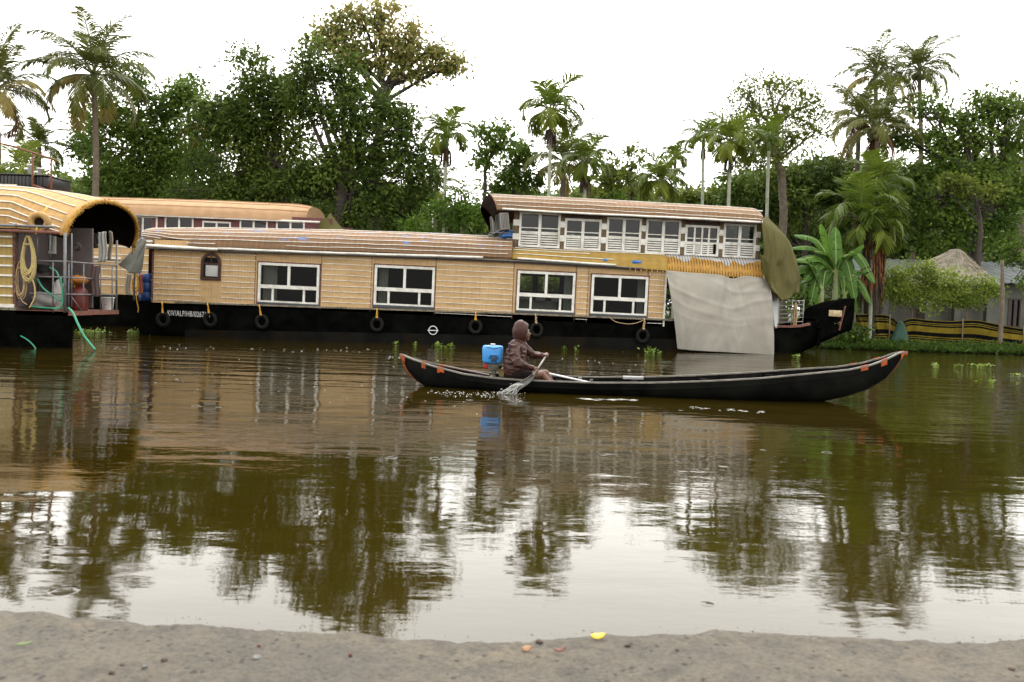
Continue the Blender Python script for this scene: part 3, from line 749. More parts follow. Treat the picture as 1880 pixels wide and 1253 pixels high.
# far side wall, partitions, floor and ceiling of the cabins
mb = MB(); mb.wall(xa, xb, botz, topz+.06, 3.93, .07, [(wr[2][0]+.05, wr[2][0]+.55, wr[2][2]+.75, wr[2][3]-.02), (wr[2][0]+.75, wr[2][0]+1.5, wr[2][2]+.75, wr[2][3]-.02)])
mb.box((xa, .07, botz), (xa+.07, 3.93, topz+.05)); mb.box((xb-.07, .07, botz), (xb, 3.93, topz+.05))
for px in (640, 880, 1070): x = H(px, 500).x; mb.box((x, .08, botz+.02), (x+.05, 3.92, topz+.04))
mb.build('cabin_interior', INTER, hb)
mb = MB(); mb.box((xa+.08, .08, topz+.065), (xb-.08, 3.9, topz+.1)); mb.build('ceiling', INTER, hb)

def pane(mbg, x0, x1, z0, z1, y): mbg.add([(x0, y, z0), (x1, y, z0), (x1, y, z1), (x0, y, z1)], [(0, 1, 2, 3)])
def lower_window(r, i):
    x0, x1, z0, z1 = r; sill = .10; f = MB(); yf = -.035; yb = .05; fw = .075
    zs = z0+sill
    # brown stitched surround
    for a, b_ in (((x0-.035, -.02, z0), (x0, .03, z1+.035)), ((x1, -.02, z0), (x1+.035, .03, z1+.035)), ((x0-.035, -.02, z1), (x1+.035, .03, z1+.04))): f.box(a, b_, 1)
    f.box((x0, yf, z1-fw), (x1, yb, z1)); f.box((x0, yf, zs), (x1, yb, zs+fw*.7)); f.box((x0, yf+.003, zs+fw*.7), (x0+fw, yb, z1-fw)); f.box((x1-fw, yf+.003, zs+fw*.7), (x1, yb, z1-fw))
    zm = zs+(z1-zs)*.40
    f.box((x0+fw, yf-.012, zm-.055), (x1-fw, yb, zm+.055))
    xm = (x0+x1)/2; f.box((xm-.04, yf+.006, zm+.055), (xm+.04, yb, z1-fw))
    for fx in (.245, .755): x = x0+(x1-x0)*fx; f.box((x-.032, yf+.006, zs+fw*.7), (x+.032, yb, zm-.055))
    w_ = f.build('window', [WHITE, M_STITCH], hb)
    g = MB(); pane(g, x0+fw, x1-fw, zm+.055, z1-fw, .02); pane(g, x0+fw, x1-fw, zs+fw*.7, zm-.055, .025); g.build('pane', GLASS, w_)
    s = MB(); s.rbox((x0-.01, -.06, z0-.01), (x1+.01, .04, zs-.003), .01); s.build('sill', GREYP, w_)
    cw = (.42, .3, .35, .3)[i]; side = (0, 0, 1, 1)[i]
    c = MB(); cx0 = x0+fw+.01 if side == 0 else x1-fw-cw*.7
    def cf(u, v): return (cx0+u*cw*(1 if side == 0 else .7), .22+.03*math.sin(u*40+i)+.01*math.sin(v*5), z0+.1+v*(z1-z0-.1))
    c.grid(cf, 40, 4); c.build('curtain', CURTAIN, w_)
    return w_
for i, r in enumerate(wr): lower_window(r, i)
# furniture glimpsed behind the third window
mb = MB(); r = wr[2]
mb.rbox((r[0]-.1, 1.2, r[2]-.1), (r[1]-.45, 2.6, r[2]+.42), .05)
for k in range(3): mb.rbox((r[0]+.1+k*.5, .9, r[2]+.40), (r[0]+.42+k*.5, 1.15, r[2]+.66), .05)
mb.build('white_seats', CURTAIN, hb)
# arched window
mb = MB(); cxm = (ar[0]+ar[1])/2; hw = (ar[1]-ar[0])/2; zc = ar[3]-hw
out = [(-hw, ar[2]), (-hw, zc)]+[(-hw*math.cos(R(a)), zc+hw*math.sin(R(a))) for a in range(12, 170, 12)]+[(hw, zc), (hw, ar[2])]
inn = [(p[0]*.78, (p[1]-zc)*.80+zc if p[1] > zc else max(p[1], ar[2]+.07)) for p in out]
for (yo, yi, sc, mi) in ((-.05, .03, 1.0, 0),):
    k = len(out); vs = []
    for p, q in zip(out, inn): vs += [(cxm+p[0], yo, p[1]), (cxm+q[0], yo, q[1]), (cxm+q[0], yi, q[1]), (cxm+p[0], yi, p[1])]
    fs = []
    for i in range(k):
        j = (i+1) % k
        for e in range(4): fs.append((4*i+e, 4*j+e, 4*j+(e+1) % 4, 4*i+(e+1) % 4))
    mb.add(vs, fs, 0)
bead = [Vector((cxm+p[0]*1.06, -.03, zc+(p[1]-zc)*1.06 if p[1] > zc else p[1])) for p in out]; mb.tube(bead+[bead[0]], .018, 6, 1)
mb.box((cxm-hw*.78, -.03, zc-.06), (cxm+hw*.78, .02, zc), 0); mb.box((cxm-.012, -.03, zc), (cxm+.012, .02, zc+hw*.8), 0)
aw = mb.build('arched_window', [DARKWOOD, M_STITCH], hb)
mb = MB(); mb.rbox((cxm-hw*.60, -.015, ar[2]+.10), (cxm+hw*.74, .0, zc-.07), .006); mb.build('shutter_panel', plain('pale_grey_panel', (.45, .46, .46), .5, .06, 9, dirt=(.3, .28, .24)), aw)
mb = MB(); mb.box((cxm-hw*.77, .02, ar[2]+.06), (cxm+hw*.77, .024, zc+hw*.72)); mb.build('pane', plain('black_pane', (.01, .01, .01), .2, .1), aw)

# lower roof: a long vault of matting, drawn in to a beak at the stern -------
xr0 = H(257, 432, 1.0).x; xr1 = H(941, 450).x
ez = prof([(262,447),(400,455),(700,464),(941,474)]); 
rz = prof([(257,431),(272,424.5),(300,421.5),(400,421),(520,423),(640,425.5),(780,430),(941,438)], 2.0)
def roof_fn(x0, x1, e, rd, hwf, y0=2.0, ex=2.3):
    def fn(u, v):
        x = x0+(x1-x0)*u; a = math.pi*v; c = -math.cos(a); s = math.sin(a)
        hw = hwf(x); y = y0+hw*(abs(c)**(.9))*(1 if c > 0 else -1); zb, zt = e(x), rd(x)
        return Vector((x, y, zb+(zt-zb)*(s**.72)+.010*nz(x*2.2, v*6)+.004*nz(x*9, v*20)))
    return fn
def hw1(x): t = min(1, max(0, (x-xr0)/2.6)); return .9+1.3*t**.55
ez1 = lambda x: ez(x)+max(0, .26*(1-(x-xr0)/1.6))
rf = roof_fn(xr0, xr1, ez1, rz, hw1)
mb = MB(); mb.grid(rf, 150, 24, 0)
def strips(fn, vs, mb, mi, r=.016, gaps=None, n=90, u0=.004, u1=.998, seed=0):
    for k, v in enumerate(vs):
        spans = gaps[k] if gaps and k in gaps else [(u0, u1)]
        for a, b_ in spans:
            m = max(6, int(n*(b_-a))); pts = []
            for i in range(m+1):
                u = a+(b_-a)*i/m; q = Vector(fn(u, v+.006*nz(u*9, k, seed))); pts.append(q+Vector((0, -.012 if v < .5 else .012, .014)))
            mb.tube(pts, r, 5, mi)
strips(rf, [.017, .058, .112, .18, .26, .35, .46, .6, .72, .85], mb, 1, r=.011, gaps={0: [(.0, .24), (.42, .99)], 1: [(.0, .56), (.50, .998)], 2: [(.003, .45), (.47, .998)]})
mb.build('lower_roof', [M_ROOF, BATTEN], hb)
# awning end: dark underside of the beak
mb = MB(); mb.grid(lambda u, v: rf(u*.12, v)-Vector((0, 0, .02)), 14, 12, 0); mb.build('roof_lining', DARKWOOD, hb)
# eaves pipes
mb = MB()
def pipe(pp, r, dy=-.2, mi=0, jit=.012):
    q = [H(a, b, dy) for a, b in pp]; pts = spl(q, 8); mb.tube([p+Vector((0, 0, jit*nz(p.x*1.3, 0, r*50))) for p in pts], r, 8, mi)
pipe([(269,451),(330,455),(400,458)], .045); pipe([(398,457),(560,463),(720,468),(887,473)], .038); pipe([(268,455.5),(400,460.5)], .02, mi=1)
pipe([(400,461.5),(700,470.5),(941,479),(1180,493)], .018, -.16, 1)
pipe([(950,474.5),(1040,481),(1131,487)], .034); pipe([(941,479),(1131,490),(1222,497),(1330,506),(1420,514)], .02, -.12, 1)
mb.build('eaves_pipe', [WHITE, STEEL], hb)
mb = MB(); e0 = [H(a, b, -.1) for a, b in ((272,456),(480,463),(700,471),(941,481),(1180,495))]
for a, b_ in zip(e0[:-1], e0[1:]): mb.beam(a+Vector((0,.05,0)), b_+Vector((0,.05,0)), .1, .05)
mb.build('eaves_board', DARKWOOD, hb)

# upper deck ---------------------------------------------------------
UY = .45                         # upper wall set back from the side
xu0, xu1 = H(943, 430, UY).x, H(1393, 440, UY).x
wz0 = prof([(943,455),(1028,459),(1177,465),(1250,469),(1320,473),(1393,476)], UY)
wz1 = prof([(920,386),(1000,389),(1100,394),(1250,402),(1400,411)], UY)
uw = [(952.8, 1028.6, 390.5, 455), (1036, 1103.5, 402.5, 459.5), (1112.8, 1177.2, 400, 463), (1184.8, 1249.4, 403.2, 467), (1256.6, 1319.6, 414.5, 470.5), (1327, 1387.4, 411.5, 474)]
ur = []
for a, b_, c, d in uw:
    m = (a+b_)/2; ur.append((H(a, (c+d)/2, UY).x, H(b_, (c+d)/2, UY).x, H(m, d, UY).z, H(m, c, UY).z))
M_UPW = plain('dark_brown_panel', (.075, .04, .028), .7, .4, 10)
mb = MB(); mb.wall(xu0, xu1, min(wz0(xu0), wz0(xu1))-.02, max(wz1(xu0), wz1(xu1))+.04, UY, .06, ur)
mb.build('upper_wall', M_UPW, hb)
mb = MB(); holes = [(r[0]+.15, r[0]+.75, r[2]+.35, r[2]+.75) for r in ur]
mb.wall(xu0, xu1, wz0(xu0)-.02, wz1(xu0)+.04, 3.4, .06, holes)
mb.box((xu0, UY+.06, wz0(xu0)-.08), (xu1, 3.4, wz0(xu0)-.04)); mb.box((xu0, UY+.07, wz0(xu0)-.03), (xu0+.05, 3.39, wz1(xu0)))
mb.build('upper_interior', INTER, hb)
def upper_window(r, i):
    x0, x1, z0, z1 = r; f = MB(); yf = UY-.05; yb = UY+.05; fw = .07
    f.box((x0, yf, z1-fw), (x1, yb, z1)); f.box((x0, yf, z0), (x1, yb, z0+fw)); f.box((x0, yf+.003, z0+fw), (x0+fw, yb, z1-fw)); f.box((x1-fw, yf+.003, z0+fw), (x1, yb, z1-fw))
    xm = (x0+x1)/2; zl = z0+(z1-z0)*.43
    if i == 4:
        for fx in (.28, .5, .70): x = x0+(x1-x0)*fx; f.box((x-.025, yf+.006, z0+fw), (x+.025, yb, z1-fw))
    else: f.box((xm-.045, yf+.006, z0+fw), (xm+.045, yb, z1-fw))
    for h, t in ((zl+.13, .014), (zl, .022)): f.box((x0+fw, yf+.012, h-t), (x1-fw, yb-.02, h+t))
    w_ = f.build('window', WHITE, hb)
    s = MB(); k = 5
    for j in range(k):
        z = z0+fw+.03+(zl-z0-fw-.05)*j/(k-.3)
        for a, b_ in (((x0+fw+.01, xm-.055), (xm+.055, x1-fw-.01)) if i != 4 else ((x0+fw, x0+(x1-x0)*.25), (x0+(x1-x0)*.31, x0+(x1-x0)*.47), (x0+(x1-x0)*.53, x0+(x1-x0)*.84))):
            s.box((a, yf+.018, z), (b_, yf+.03, z+(zl-z0-fw)*.115))
    s.build('louvre', WHITE, w_); s = MB(); s.box((x0+fw, yf+.06, z0+fw), (x1-fw, yf+.07, zl)); s.build('louvre_gap_shade', INTER, w_)  # dark sheet behind the slats stands in for the shaded gaps
    g = MB(); pane(g, x0+fw, x1-fw, z0+fw, z1-fw, UY+.03); g.build('pane', GLASSD, w_)
for i, r in enumerate(ur): upper_window(r, i)
M_STONE = plain('pebbled_brown_stone', (.13, .09, .045), .8, .6, 40, bmp=1)
for k, (a, b_, c) in enumerate([(943, 951.5, 420), (1029.2, 1035.5, 425), (1104.3, 1112, 428), (1178, 1184, 431), (1250, 1256, 434), (1320.3, 1326.5, 438), (1388, 1393.5, 441)]):
    mb = MB(); x0, x1 = H(a, c, UY).x, H(b_, c, UY).x; z0 = wz0(x0); z1 = wz1(x0)-.02; mb.box((x0, UY-.06, z0), (x1, UY, z1), 0)
    hh = z1-z0
    for f in (.22, .60): mb.rbox((x0-.025, UY-.085, z0+hh*f), (x1+.025, UY-.01, z0+hh*(f+.17)), .012, 1)
    mb.build('pillar', [M_STONE, WHITE], hb)
# upper roof
xv0, xv1 = H(921, 380, 0).x, H(1403, 405, 0).x
ez2 = prof([(915,384),(1000,388),(1100,393),(1250,401.5),(1405,411)], 0.05)
rz2 = prof([(915,362),(1000,366),(1100,371),(1250,379.5),(1330,384),(1402,390)], 2.1)
rf2b = roof_fn(xv0-.15, xv1, ez2, rz2, lambda x: 2.05, 2.1)
def rf2(u, v):
    q = rf2b(u, v); q.x -= .22*(1-u)**30*math.sin(math.pi*min(1, v*1.0))+.25*(1-u)**30*v
    if u > .985: q.z -= .05*(u-.985)/.015
    return q
mb = MB(); mb.grid(rf2, 140, 24, 0)
strips(rf2, [.03, .09, .17, .27, .42, .6, .8], mb, 1, r=.010, seed=3, gaps={2: [(0.0, .45), (.62, .99)]})
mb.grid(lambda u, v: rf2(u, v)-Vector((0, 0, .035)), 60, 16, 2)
mb.build('upper_roof', [M_ROOFU, BATTEN, DARKWOOD], hb)
mb = MB(); pipe([(922,383.5),(1000,388.5),(1090,393),(1250,400.5),(1330,405),(1400,408.5)], .032, -.02); pipe([(1150,374),(1300,380),(1400,388)], .02, 1.5)
mb.build('upper_eaves_pipe', [WHITE, STEEL], hb)
# cowl at the upper roof's stern end, dark to paint its shaded underside
mb = MB()
def cowl(u, v):
    q = rf2(0, v); o = Vector((-.05-.18*math.sin(math.pi*v), .0, -.10-.32*u*(1 if v > .1 else v*10)))
    return Vector((q.x+o.x*u, q.y, q.z-.02-.35*u*u-.05*u))
mb.grid(cowl, 8, 24, 0); co = mb.build('roof_cowl', INTER, hb); solid(co, .02)

# yellow flank and its netting, from below the upper windows to the eaves
fz0 = prof([(941,475),(1090,487),(1222,497),(1405,514)], -.15)
def flank(xA, xB):
    def fn(u, v):
        x = xA+(xB-xA)*u; a = fz0(x); b_ = wz0(x)-.01; t = v
        return Vector((x, -.15+(UY-.08+.15)*(t**1.6), a+(b_-a)*(1-(1-t)**1.5)+.01*nz(x*3, v*3)))
    return fn
xn = H(1225, 480).x; f1 = flank(H(941, 460).x, xn); f2 = flank(xn+.01, H(1400, 490).x)
mb = MB(); mb.grid(f1, 60, 8, 0)
for v, g0, g1 in ((.32, .02, .66), (.62, .0, .5), (.88, .0, .99)): mb.tube([f1(g0+(g1-g0)*i/40, v)+Vector((0, -.015, .01)) for i in range(41)], .013, 5, 1)
mb.build('yellow_flank', [M_YEL, BATTEN], hb)
M_NET = plain('orange_and_white_sheet', (.55, .28, .035), .7, .3, 3); 
t_ = M_NET.node_tree; b__ = t_.nodes['Principled BSDF']; v_ = coords(t_, (1, 1, 1)); sp_ = t_.nodes.new('ShaderNodeSeparateXYZ'); t_.links.new(v_, sp_.inputs[0])
nn_ = noi(t_, coords(t_, (1.4, 1, 1)), 1.2, 2, .5); zz_ = mathn(t_, 'ADD', mathn(t_, 'MULTIPLY', nn_, 1.1), sp_.outputs['Z'])
zc_ = f2(.5, .62).z+.55; fac_ = mathn(t_, 'GREATER_THAN', zz_, zc_)
t_.links.new(mixc(t_, fac_, ramp(t_, noi(t_, v_, 7, 5, .6), [(.3, (.30, .145, .02)), (.7, (.46, .25, .04))]), (.40, .39, .38)), b__.inputs['Base Color'])
mb = MB(); mb.grid(f2, 60, 8, 0)
for i in range(34):
    u = (i+.5)/34; j = .02*nz(i, 3)
    mb.tube([f2(min(1, max(0, u+j)), .02)+Vector((0, -.02, 0)), f2(u, .5)+Vector((0, -.02, .01)), f2(min(1, u+.01*nz(i, 9)), 1)+Vector((0, -.02, .03))], .009, 4, 1)
mb.build('netted_flank', [M_NET, BARKD], hb)
mb = MB()
for i in range(26):
    mb = MB(); x = H(1155+i*10, 500).x; q = Vector((x, -.17, fz0(x)-.01)); L_ = .06+.22*abs(nz(i, 2, 0, 1.7)); mb.tube([q, q+Vector((.03*nz(i, 1), -.01, -L_*.6)), q+Vector((.05*nz(i, 5), 0, -L_))], .010, 4, 0); mb.build('rope_end', ROPEY, hb)
# number lettering and load line
RX = Matrix.Rotation(math.pi/2, 4, 'X')
PAINT = plain('white_lettering', (.7, .7, .7), .6, .4, 30)
q = H(307, 579.5); text_part('registration_number', 'KIV/ALP/HB/0267/11', .235, Matrix.Translation((q.x, -.006, q.z)) @ RX, PAINT, hb, sx=.60)
q = H(1416, 613.5); text_part('registration_number', '0267/11', .2, Matrix.Translation((q.x, 2-hull_half(q.x+.3)-.03, q.z)) @ Matrix.Rotation(R(14), 4, 'Z') @ RX, PAINT, hb, sx=.7)
q = H(795, 607); mb = MB(); mb.torus((q.x, -.012, q.z), .128, .014, 'Y', 28, 6); mb.box((q.x-.165, -.02, q.z-.012), (q.x+.165, -.008, q.z+.012)); mb.build('load_line_mark', PAINT, hb)
# bow ornament plate, chevron and rust streak
q = H(1513, 575, 1.7); y = 2-hull_half(q.x)-.05
mb = MB(); mb.rbox((q.x, y-.03, q.z-.1), (q.x+.42, y+.03, q.z+.1), .01); o = mb.build('name_plate', plain('tarnished_plate', (.45, .35, .2), .4, .4, 12), hb)
mb = MB(); q = H(1530, 594, 1.7); y = 2-hull_half(q.x)-.06
for s in (-1, 1): mb.tube([(q.x+s*.12, y, q.z+.06), (q.x+s*.03, y, q.z), (q.x+s*.12, y, q.z-.06), (q.x+s*.12, y, q.z+.06)], .008, 5)
mb.build('bow_emblem', ROPEN, hb)
# prow end block
mb = MB(); a = H(1490, 600, 1.85); c_ = H(1560, 552, 1.85)
def prow(u, v):
    x = a.x-.05+(c_.x+.05-a.x)*u; zt = bowtop(x)+.03; zb = max(bowbot(x), zt-1.0); return (x, 2-hull_half(x)*1.05-.01, zb+(zt-zb)*v)
mb.grid(prow, 14, 6); mb.grid(lambda u, v: (prow(u, v)[0], 4-prow(u, v)[1], prow(u, v)[2]), 14, 6)
mb.grid(lambda u, v: (prow(u, 1)[0], 2+(v-.5)*2*(hull_half(prow(u, 1)[0])*1.05+.01), prow(u, 1)[2]), 14, 4)
mb.tube([(a.x-.02, 2-hull_half(a.x)-.05, bowtop(a.x)+.0), (a.x-.14, 2-hull_half(a.x)-.05, bowtop(a.x)-.16), (a.x-.05, 2-hull_half(a.x)-.05, bowtop(a.x)-.3), (a.x+.06, 2-hull_half(a.x)-.05, bowtop(a.x)-.22)], .05, 8)
mb.build('prow', HULLM, hb)
mb = MB(); p0 = H(1546, 562, 1.8); p1 = H(1533, 606, 1.8); mb.beam((p0.x, 2-hull_half(p0.x)-.1, p0.z), (p1.x, 2-hull_half(p1.x)-.1, p1.z), .05, .03); mb.build('rust_strake', RUST, hb)
# bow railing
mb = MB(); 
for k in range(6):
    z0, z1 = H(1428, 555+k*7.5, .9).z, H(1478, 552+k*7.8, .9).z; mb.tube([(H(1424, 570, .9).x, .9, z0), (H(1478, 570, .9).x, 1.05, z1)], .011, 6)
for px in (1431, 1455, 1476): mb.tube([(H(px, 570, .9).x, .95, H(px, 550, .9).z), (H(px, 570, .9).x, .95, H(px, 598, .9).z)], .014, 6)
mb.build('bow_railing', plain('white_railing', (.3, .3, .28), .4, .3), hb)
# stern: low deck, railing and dark inner cabin
mb = MB(); xs0 = xL+.1
for py in (513, 545): mb.tube([(xs0, .5, H(250, py, .5).z), (xa-.02, .5, H(250, py+1, .5).z)], .02, 6)
for f in (0.02, .5, .97): mb.tube([(xs0+(xa-xs0)*f, .5, deckz(0)-.02), (xs0+(xa-xs0)*f, .5, H(250, 513, .5).z)], .02, 6)
mb.tube([(xs0+.05, .1, deckz(0)), (xs0+.05, .1, H(250, 455).z)], .03, 6); mb.tube([(xs0+.05, 3.8, deckz(0)), (xs0+.05, 3.8, H(250, 455).z)], .03, 6)
mb.build('stern_railing', STEEL, hb)
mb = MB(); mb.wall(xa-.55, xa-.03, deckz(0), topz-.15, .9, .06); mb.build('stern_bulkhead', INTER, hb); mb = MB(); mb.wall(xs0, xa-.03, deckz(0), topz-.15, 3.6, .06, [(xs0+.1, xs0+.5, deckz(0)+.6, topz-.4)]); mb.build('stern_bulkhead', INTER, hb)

# ---- loose things on or hanging from the houseboat ----
def tyre(px, py, label):
    c = P(px, py, HY-.12); r = .165
    o = thing('tyre_fender', label, 'tyre', (c.x, HY-.12, c.z), (0, random.uniform(-.2, .2), 0), 'old tyres hanging as fenders along the houseboat')
    m = MB(); m.torus((0, 0, 0), .17, .058, 'Y', 28, 10, sx=.94, sz=1.06)
    for k in range(28): a = k/28*6.283; m.tube([(.226*.94*math.cos(a), -.04, .226*1.06*math.sin(a)), (.226*.94*math.cos(a), .04, .226*1.06*math.sin(a))], .007, 4)
    m.build('rubber_ring', RUBBER, o)
    top = (H(px, 0).x, 0); dz = (hb.matrix_basis if False else Matrix.LocRotScale(hb.location, hb.rotation_euler, hb.scale)) @ Vector((H(px, py).x, 0, deckz(H(px, py).x)))
    h = dz.z-c.z+.03
    m = MB(); m.tube([(-.01, -.02, .13), (-.02, -.03, .19), (.015, -.02, h)], .014, 5); m.tube([(.02, -.02, .13), (.03, -.05, .2), (0, -.02, h)], .014, 5); m.tube([(0, -.06, h-.05), (.035, -.07, h-.13), (.03, -.06, h-.2+.04*random.random())], .012, 5); m.ball((0, -.03, .215), .03, 6)
    m.build('rope', ROPEY if random.random() < .7 else ROPEN, o)
tyre(300, 587, 'leftmost tyre fender, hung at the left edge of the registration number')
tyre(386, 587, 'tyre fender hung over the end of the registration number')
tyre(481, 591, 'tyre fender below the leftmost wide white window')
tyre(692, 596, 'tyre fender below the second wide white window')
tyre(873, 600, 'tyre fender between the round load mark and the paddler')
tyre(985, 606, 'tyre fender just right of the paddler\'s hood')
tyre(1180, 617, 'rightmost tyre fender, low beside the grey sheet')

def sheet(name, label, cat, top, bottom, mat, fold, nu=70, nv=50, th=.008, group=None, left=None):
    tp = spl(top, 12); bt = spl(bottom, 12); org = tp[0].copy()
    def at(c, u): x = u*(len(c)-1); i = min(int(x), len(c)-2); return c[i].lerp(c[i+1], x-i)
    mb = MB(); mb.grid(lambda u, v: at(tp, u).lerp(at(bt, u), v)+fold(u, v)-org, nu, nv)
    o = mb.build(name, mat); solid(o, th); o.location = org; return tag(o, label, cat, group)
M_SHEET = plain('grey_sheet_cloth', (.34, .32, .28), .8, .05, .9, dirt=(.28, .25, .20), bmp=.05)
M_OLIVE = plain('olive_tarpaulin', (.085, .076, .024), .85, .12, 1.5, dirt=(.06, .053, .018), bmp=.05, spec=.1)
def fold_grey(u, v):
    # swags sagging from both top corners towards the middle
    d1 = math.hypot(u, v*1.1); d2 = math.hypot(1-u, v*1.1); a1 = math.atan2(v, u+.02); a2 = math.atan2(v, 1-u+.02)
    s = math.sin(a2*15+1.6*nz(u*2, v*2))*.075*d2*(1-v*.55)*(.4+.6*u) + math.sin(a1*12+2*nz(u*2, v*2, 5))*.055*d1*(1-u)*(1-v*.5)
    s = s*.33*(1-v) + .05*nz(u*2.2, v*1.4, 2)+.012*nz(u*9, v*7, 4)
    # sharp-crested drag folds running from the top right corner and hanging swags
    for k, (cu, cv, rr) in enumerate(((.55, -.55, .95), (.62, -.5, 1.08), (.5, -.6, 1.25), (.58, -.5, 1.32), (.45, -.5, 1.42), (.75, -.7, .9))):
        d = abs(math.hypot((u-cu)*1.15, v-cv)-rr+.03*nz(u*3, v*3, k)); s -= .013*max(0, 1-d/.045)*min(1, v*4)*max(0, 1-v*1.25)*2.0
    s += .03*(abs(math.sin(u*21+2*v))**3)*(1-v)*.8 + .036*(1-2*abs(nz(u*6, v*1.1, 7)))+.014*(1-2*abs(nz(u*15, v*3, 11)))+.012*math.sin(u*40+5*nz(u*2, v))*v*v
    return Vector((0, -.12*math.sin(math.pi*min(1, v*1.0))+s-.05, 0))
sheet('grey_sheet', 'large pale grey cloth sheet hanging over the houseboat side down to the water', 'sheet',
      [P(1223, 497, 24.78), P(1265, 501, 24.7), P(1320, 505, 24.72), P(1345, 512, 24.74), P(1370, 507, 24.7), P(1414, 514, 24.75)],
      [P(1244, 641, 24.7), P(1275, 644, 24.62), P(1330, 647, 24.65), P(1380, 650, 24.6), P(1421, 652, 24.7)], M_SHEET, fold_grey, 150, 110)
sheet('pale_sheet', 'narrow pale blue grey sheet hanging beside the large grey sheet at the bow', 'sheet',
      [P(1408, 512, 25.0), P(1420, 520, 25.4), P(1431, 535, 26.0)], [P(1420, 600, 25.0), P(1423, 603, 25.3), P(1427, 594, 26.0)],
      plain('pale_sheet_cloth', (.42, .44, .44), .75, .08, 2, bmp=.05), lambda u, v: Vector((0, -.08+.05*math.sin(u*14+v*2), 0)), 24, 24)
# olive tarp: hangs over the open bow end of the upper deck and bellies outward
def ol(px, py, Y): return P(px, py, Y)
topc = [ol(1395, 404, 24.95), ol(1402, 400, 26.0), ol(1405, 398, 27.0), ol(1402, 400, 28.6)]
midc = [ol(1398, 455, 24.72), ol(1424, 430, 25.6), ol(1446, 450, 26.6), ol(1440, 440, 28.6)]
lowc = [ol(1398, 500, 24.60), ol(1424, 508, 25.1), ol(1460, 502, 26.4), ol(1462, 500, 28.6)]
botc = [ol(1411, 527, 24.60), ol(1432, 553, 24.95), ol(1459, 538, 26.3), ol(1458, 540, 28.6)]
cs = [spl(c, 10) for c in (topc, midc, lowc, botc)]
def olf(u, v):
    def at(c): x = u*(len(c)-1); i = min(int(x), len(c)-2); return c[i].lerp(c[i+1], x-i)
    q = spl([at(c) for c in cs], 10); x = v*(len(q)-1); i = min(int(x), len(q)-2); p = q[i].lerp(q[i+1], x-i)
    f = .10*(abs(math.sin(u*9+2.5*nz(u*2, v*2)))**.6-.6)*(.2+.9*v)+.09*nz(u*3, v*2, 3)+.075*(1-2*abs(nz(u*7, v*2.4+u*2, 8)))+.02*nz(u*20, v*9, 8)-(.10 if (.30 < u < .42 and v > .55) else 0)*math.sin((u-.3)/.12*3.14)
    return p+Vector((f*.6, -abs(f)*.8, 0))-topc[0]
mb = MB(); mb.grid(olf, 70, 44); o = mb.build('olive_tarpaulin', M_OLIVE); solid(o, .01); o.location = topc[0]; tag(o, 'large olive green tarpaulin draped over the right end of the houseboat upper deck', 'tarpaulin')
mb = MB(); ps = [P(1391+i*1.0, 398+13*i*.55, 24.85) for i in range(14)]
# small flap over the front edge of the tarp
sheet('olive_flap', 'small folded olive flap at the lower left of the big tarpaulin', 'tarpaulin', [P(1395, 468, 24.58), P(1403, 472, 24.5), P(1412, 486, 24.5)], [P(1400, 502, 24.58), P(1409, 520, 24.5), P(1415, 524, 24.52)], M_OLIVE, lambda u, v: Vector((0, -.03*math.sin(u*9), 0)), 14, 14)
# blue tarpaulin bundle, air conditioner units and outrigger frame at the left end of the upper deck
def crumple(name, label, cat, c, rad, mat, seed, group=None):
    m = MB(); m.ball((0, 0, 0), rad, 14)
    m.v = [tuple(Vector(q)*(1+.35*nz(q[0]/rad[0], q[1]/rad[1], q[2]/rad[2]+seed, 1.6)+.12*nz(q[0]/rad[0]+9, q[1], q[2]/rad[2], 6))) for q in m.v]
    o = m.build(name, mat); o.location = c; return tag(o, label, cat, group)
crumple('blue_tarpaulin', 'crumpled blue tarpaulin bundle beside the upper deck left pillar', 'tarpaulin', P(931, 432, 25.6), (.26, .3, .16), BLUE, 2)
crumple('blue_rag', 'small blue plastic rag caught on the yellow flank of the roof', 'rag', P(1168, 482, 24.95), (.17, .08, .06), BLUE, 5)
crumple('blue_rag', 'tiny blue rag under the first upper windows on the yellow flank', 'rag', P(1111, 478, 24.92), (.06, .05, .05), BLUE, 8)
M_AC = plain('grey_plastic_casing', (.27, .26, .24), .5, .12, 4, dirt=(.18, .16, .13))
for k, (px, py, Y, lab) in enumerate([(912, 411, 26.0, 'grey air conditioner box hung under the upper roof end, farther of two'), (926, 407, 25.5, 'grey air conditioner box beside the left pillar, nearer of two')]):
    c = P(px, py, Y); o = thing('air_conditioner', lab, 'air conditioner', (c.x, c.y, c.z-.28), (0, -.12, .12), 'air conditioner boxes at the upper deck end')
    m = MB(); m.rbox((-.14, -.38, 0), (.14, .38, .52), .02)
    m.build('casing', M_AC, o); m = MB()
    for j in range(9): m.box((-.15, -.33, .05+j*.05), (-.139, .33, .07+j*.05))
    for j in range(5): m.box((-.1+j*.045, -.39, .05), (-.085+j*.045, -.379, .48))
    m.build('grille', GREYP, o)
mb = MB(); 
for dy in (0.3, 1.2): a, b_, c_ = P(898, 434, 25+dy), P(922, 421, 25+dy), P(945, 424, 25+dy); mb.tube([a-a, b_-a+Vector((0, 0, 0)), c_-a], .02, 6) if dy < 1 else mb.tube([a-P(898, 434, 25.3), c_-P(898, 434, 25.3)], .02, 6)
a0 = P(898, 434, 25.3); mb.tube([P(915, 434, 25.3)-a0, P(930, 420, 25.3)-a0], .02, 6); mb.tube([Vector((0, 0, 0)), P(898, 434, 26.2)-a0], .02, 6); mb.box((0.02, 0, .10), (.65, .8, .13))
o = mb.build('bracket_frame', STEEL); o.location = a0; tag(o, 'grey steel bracket frame under the air conditioner boxes', 'bracket')

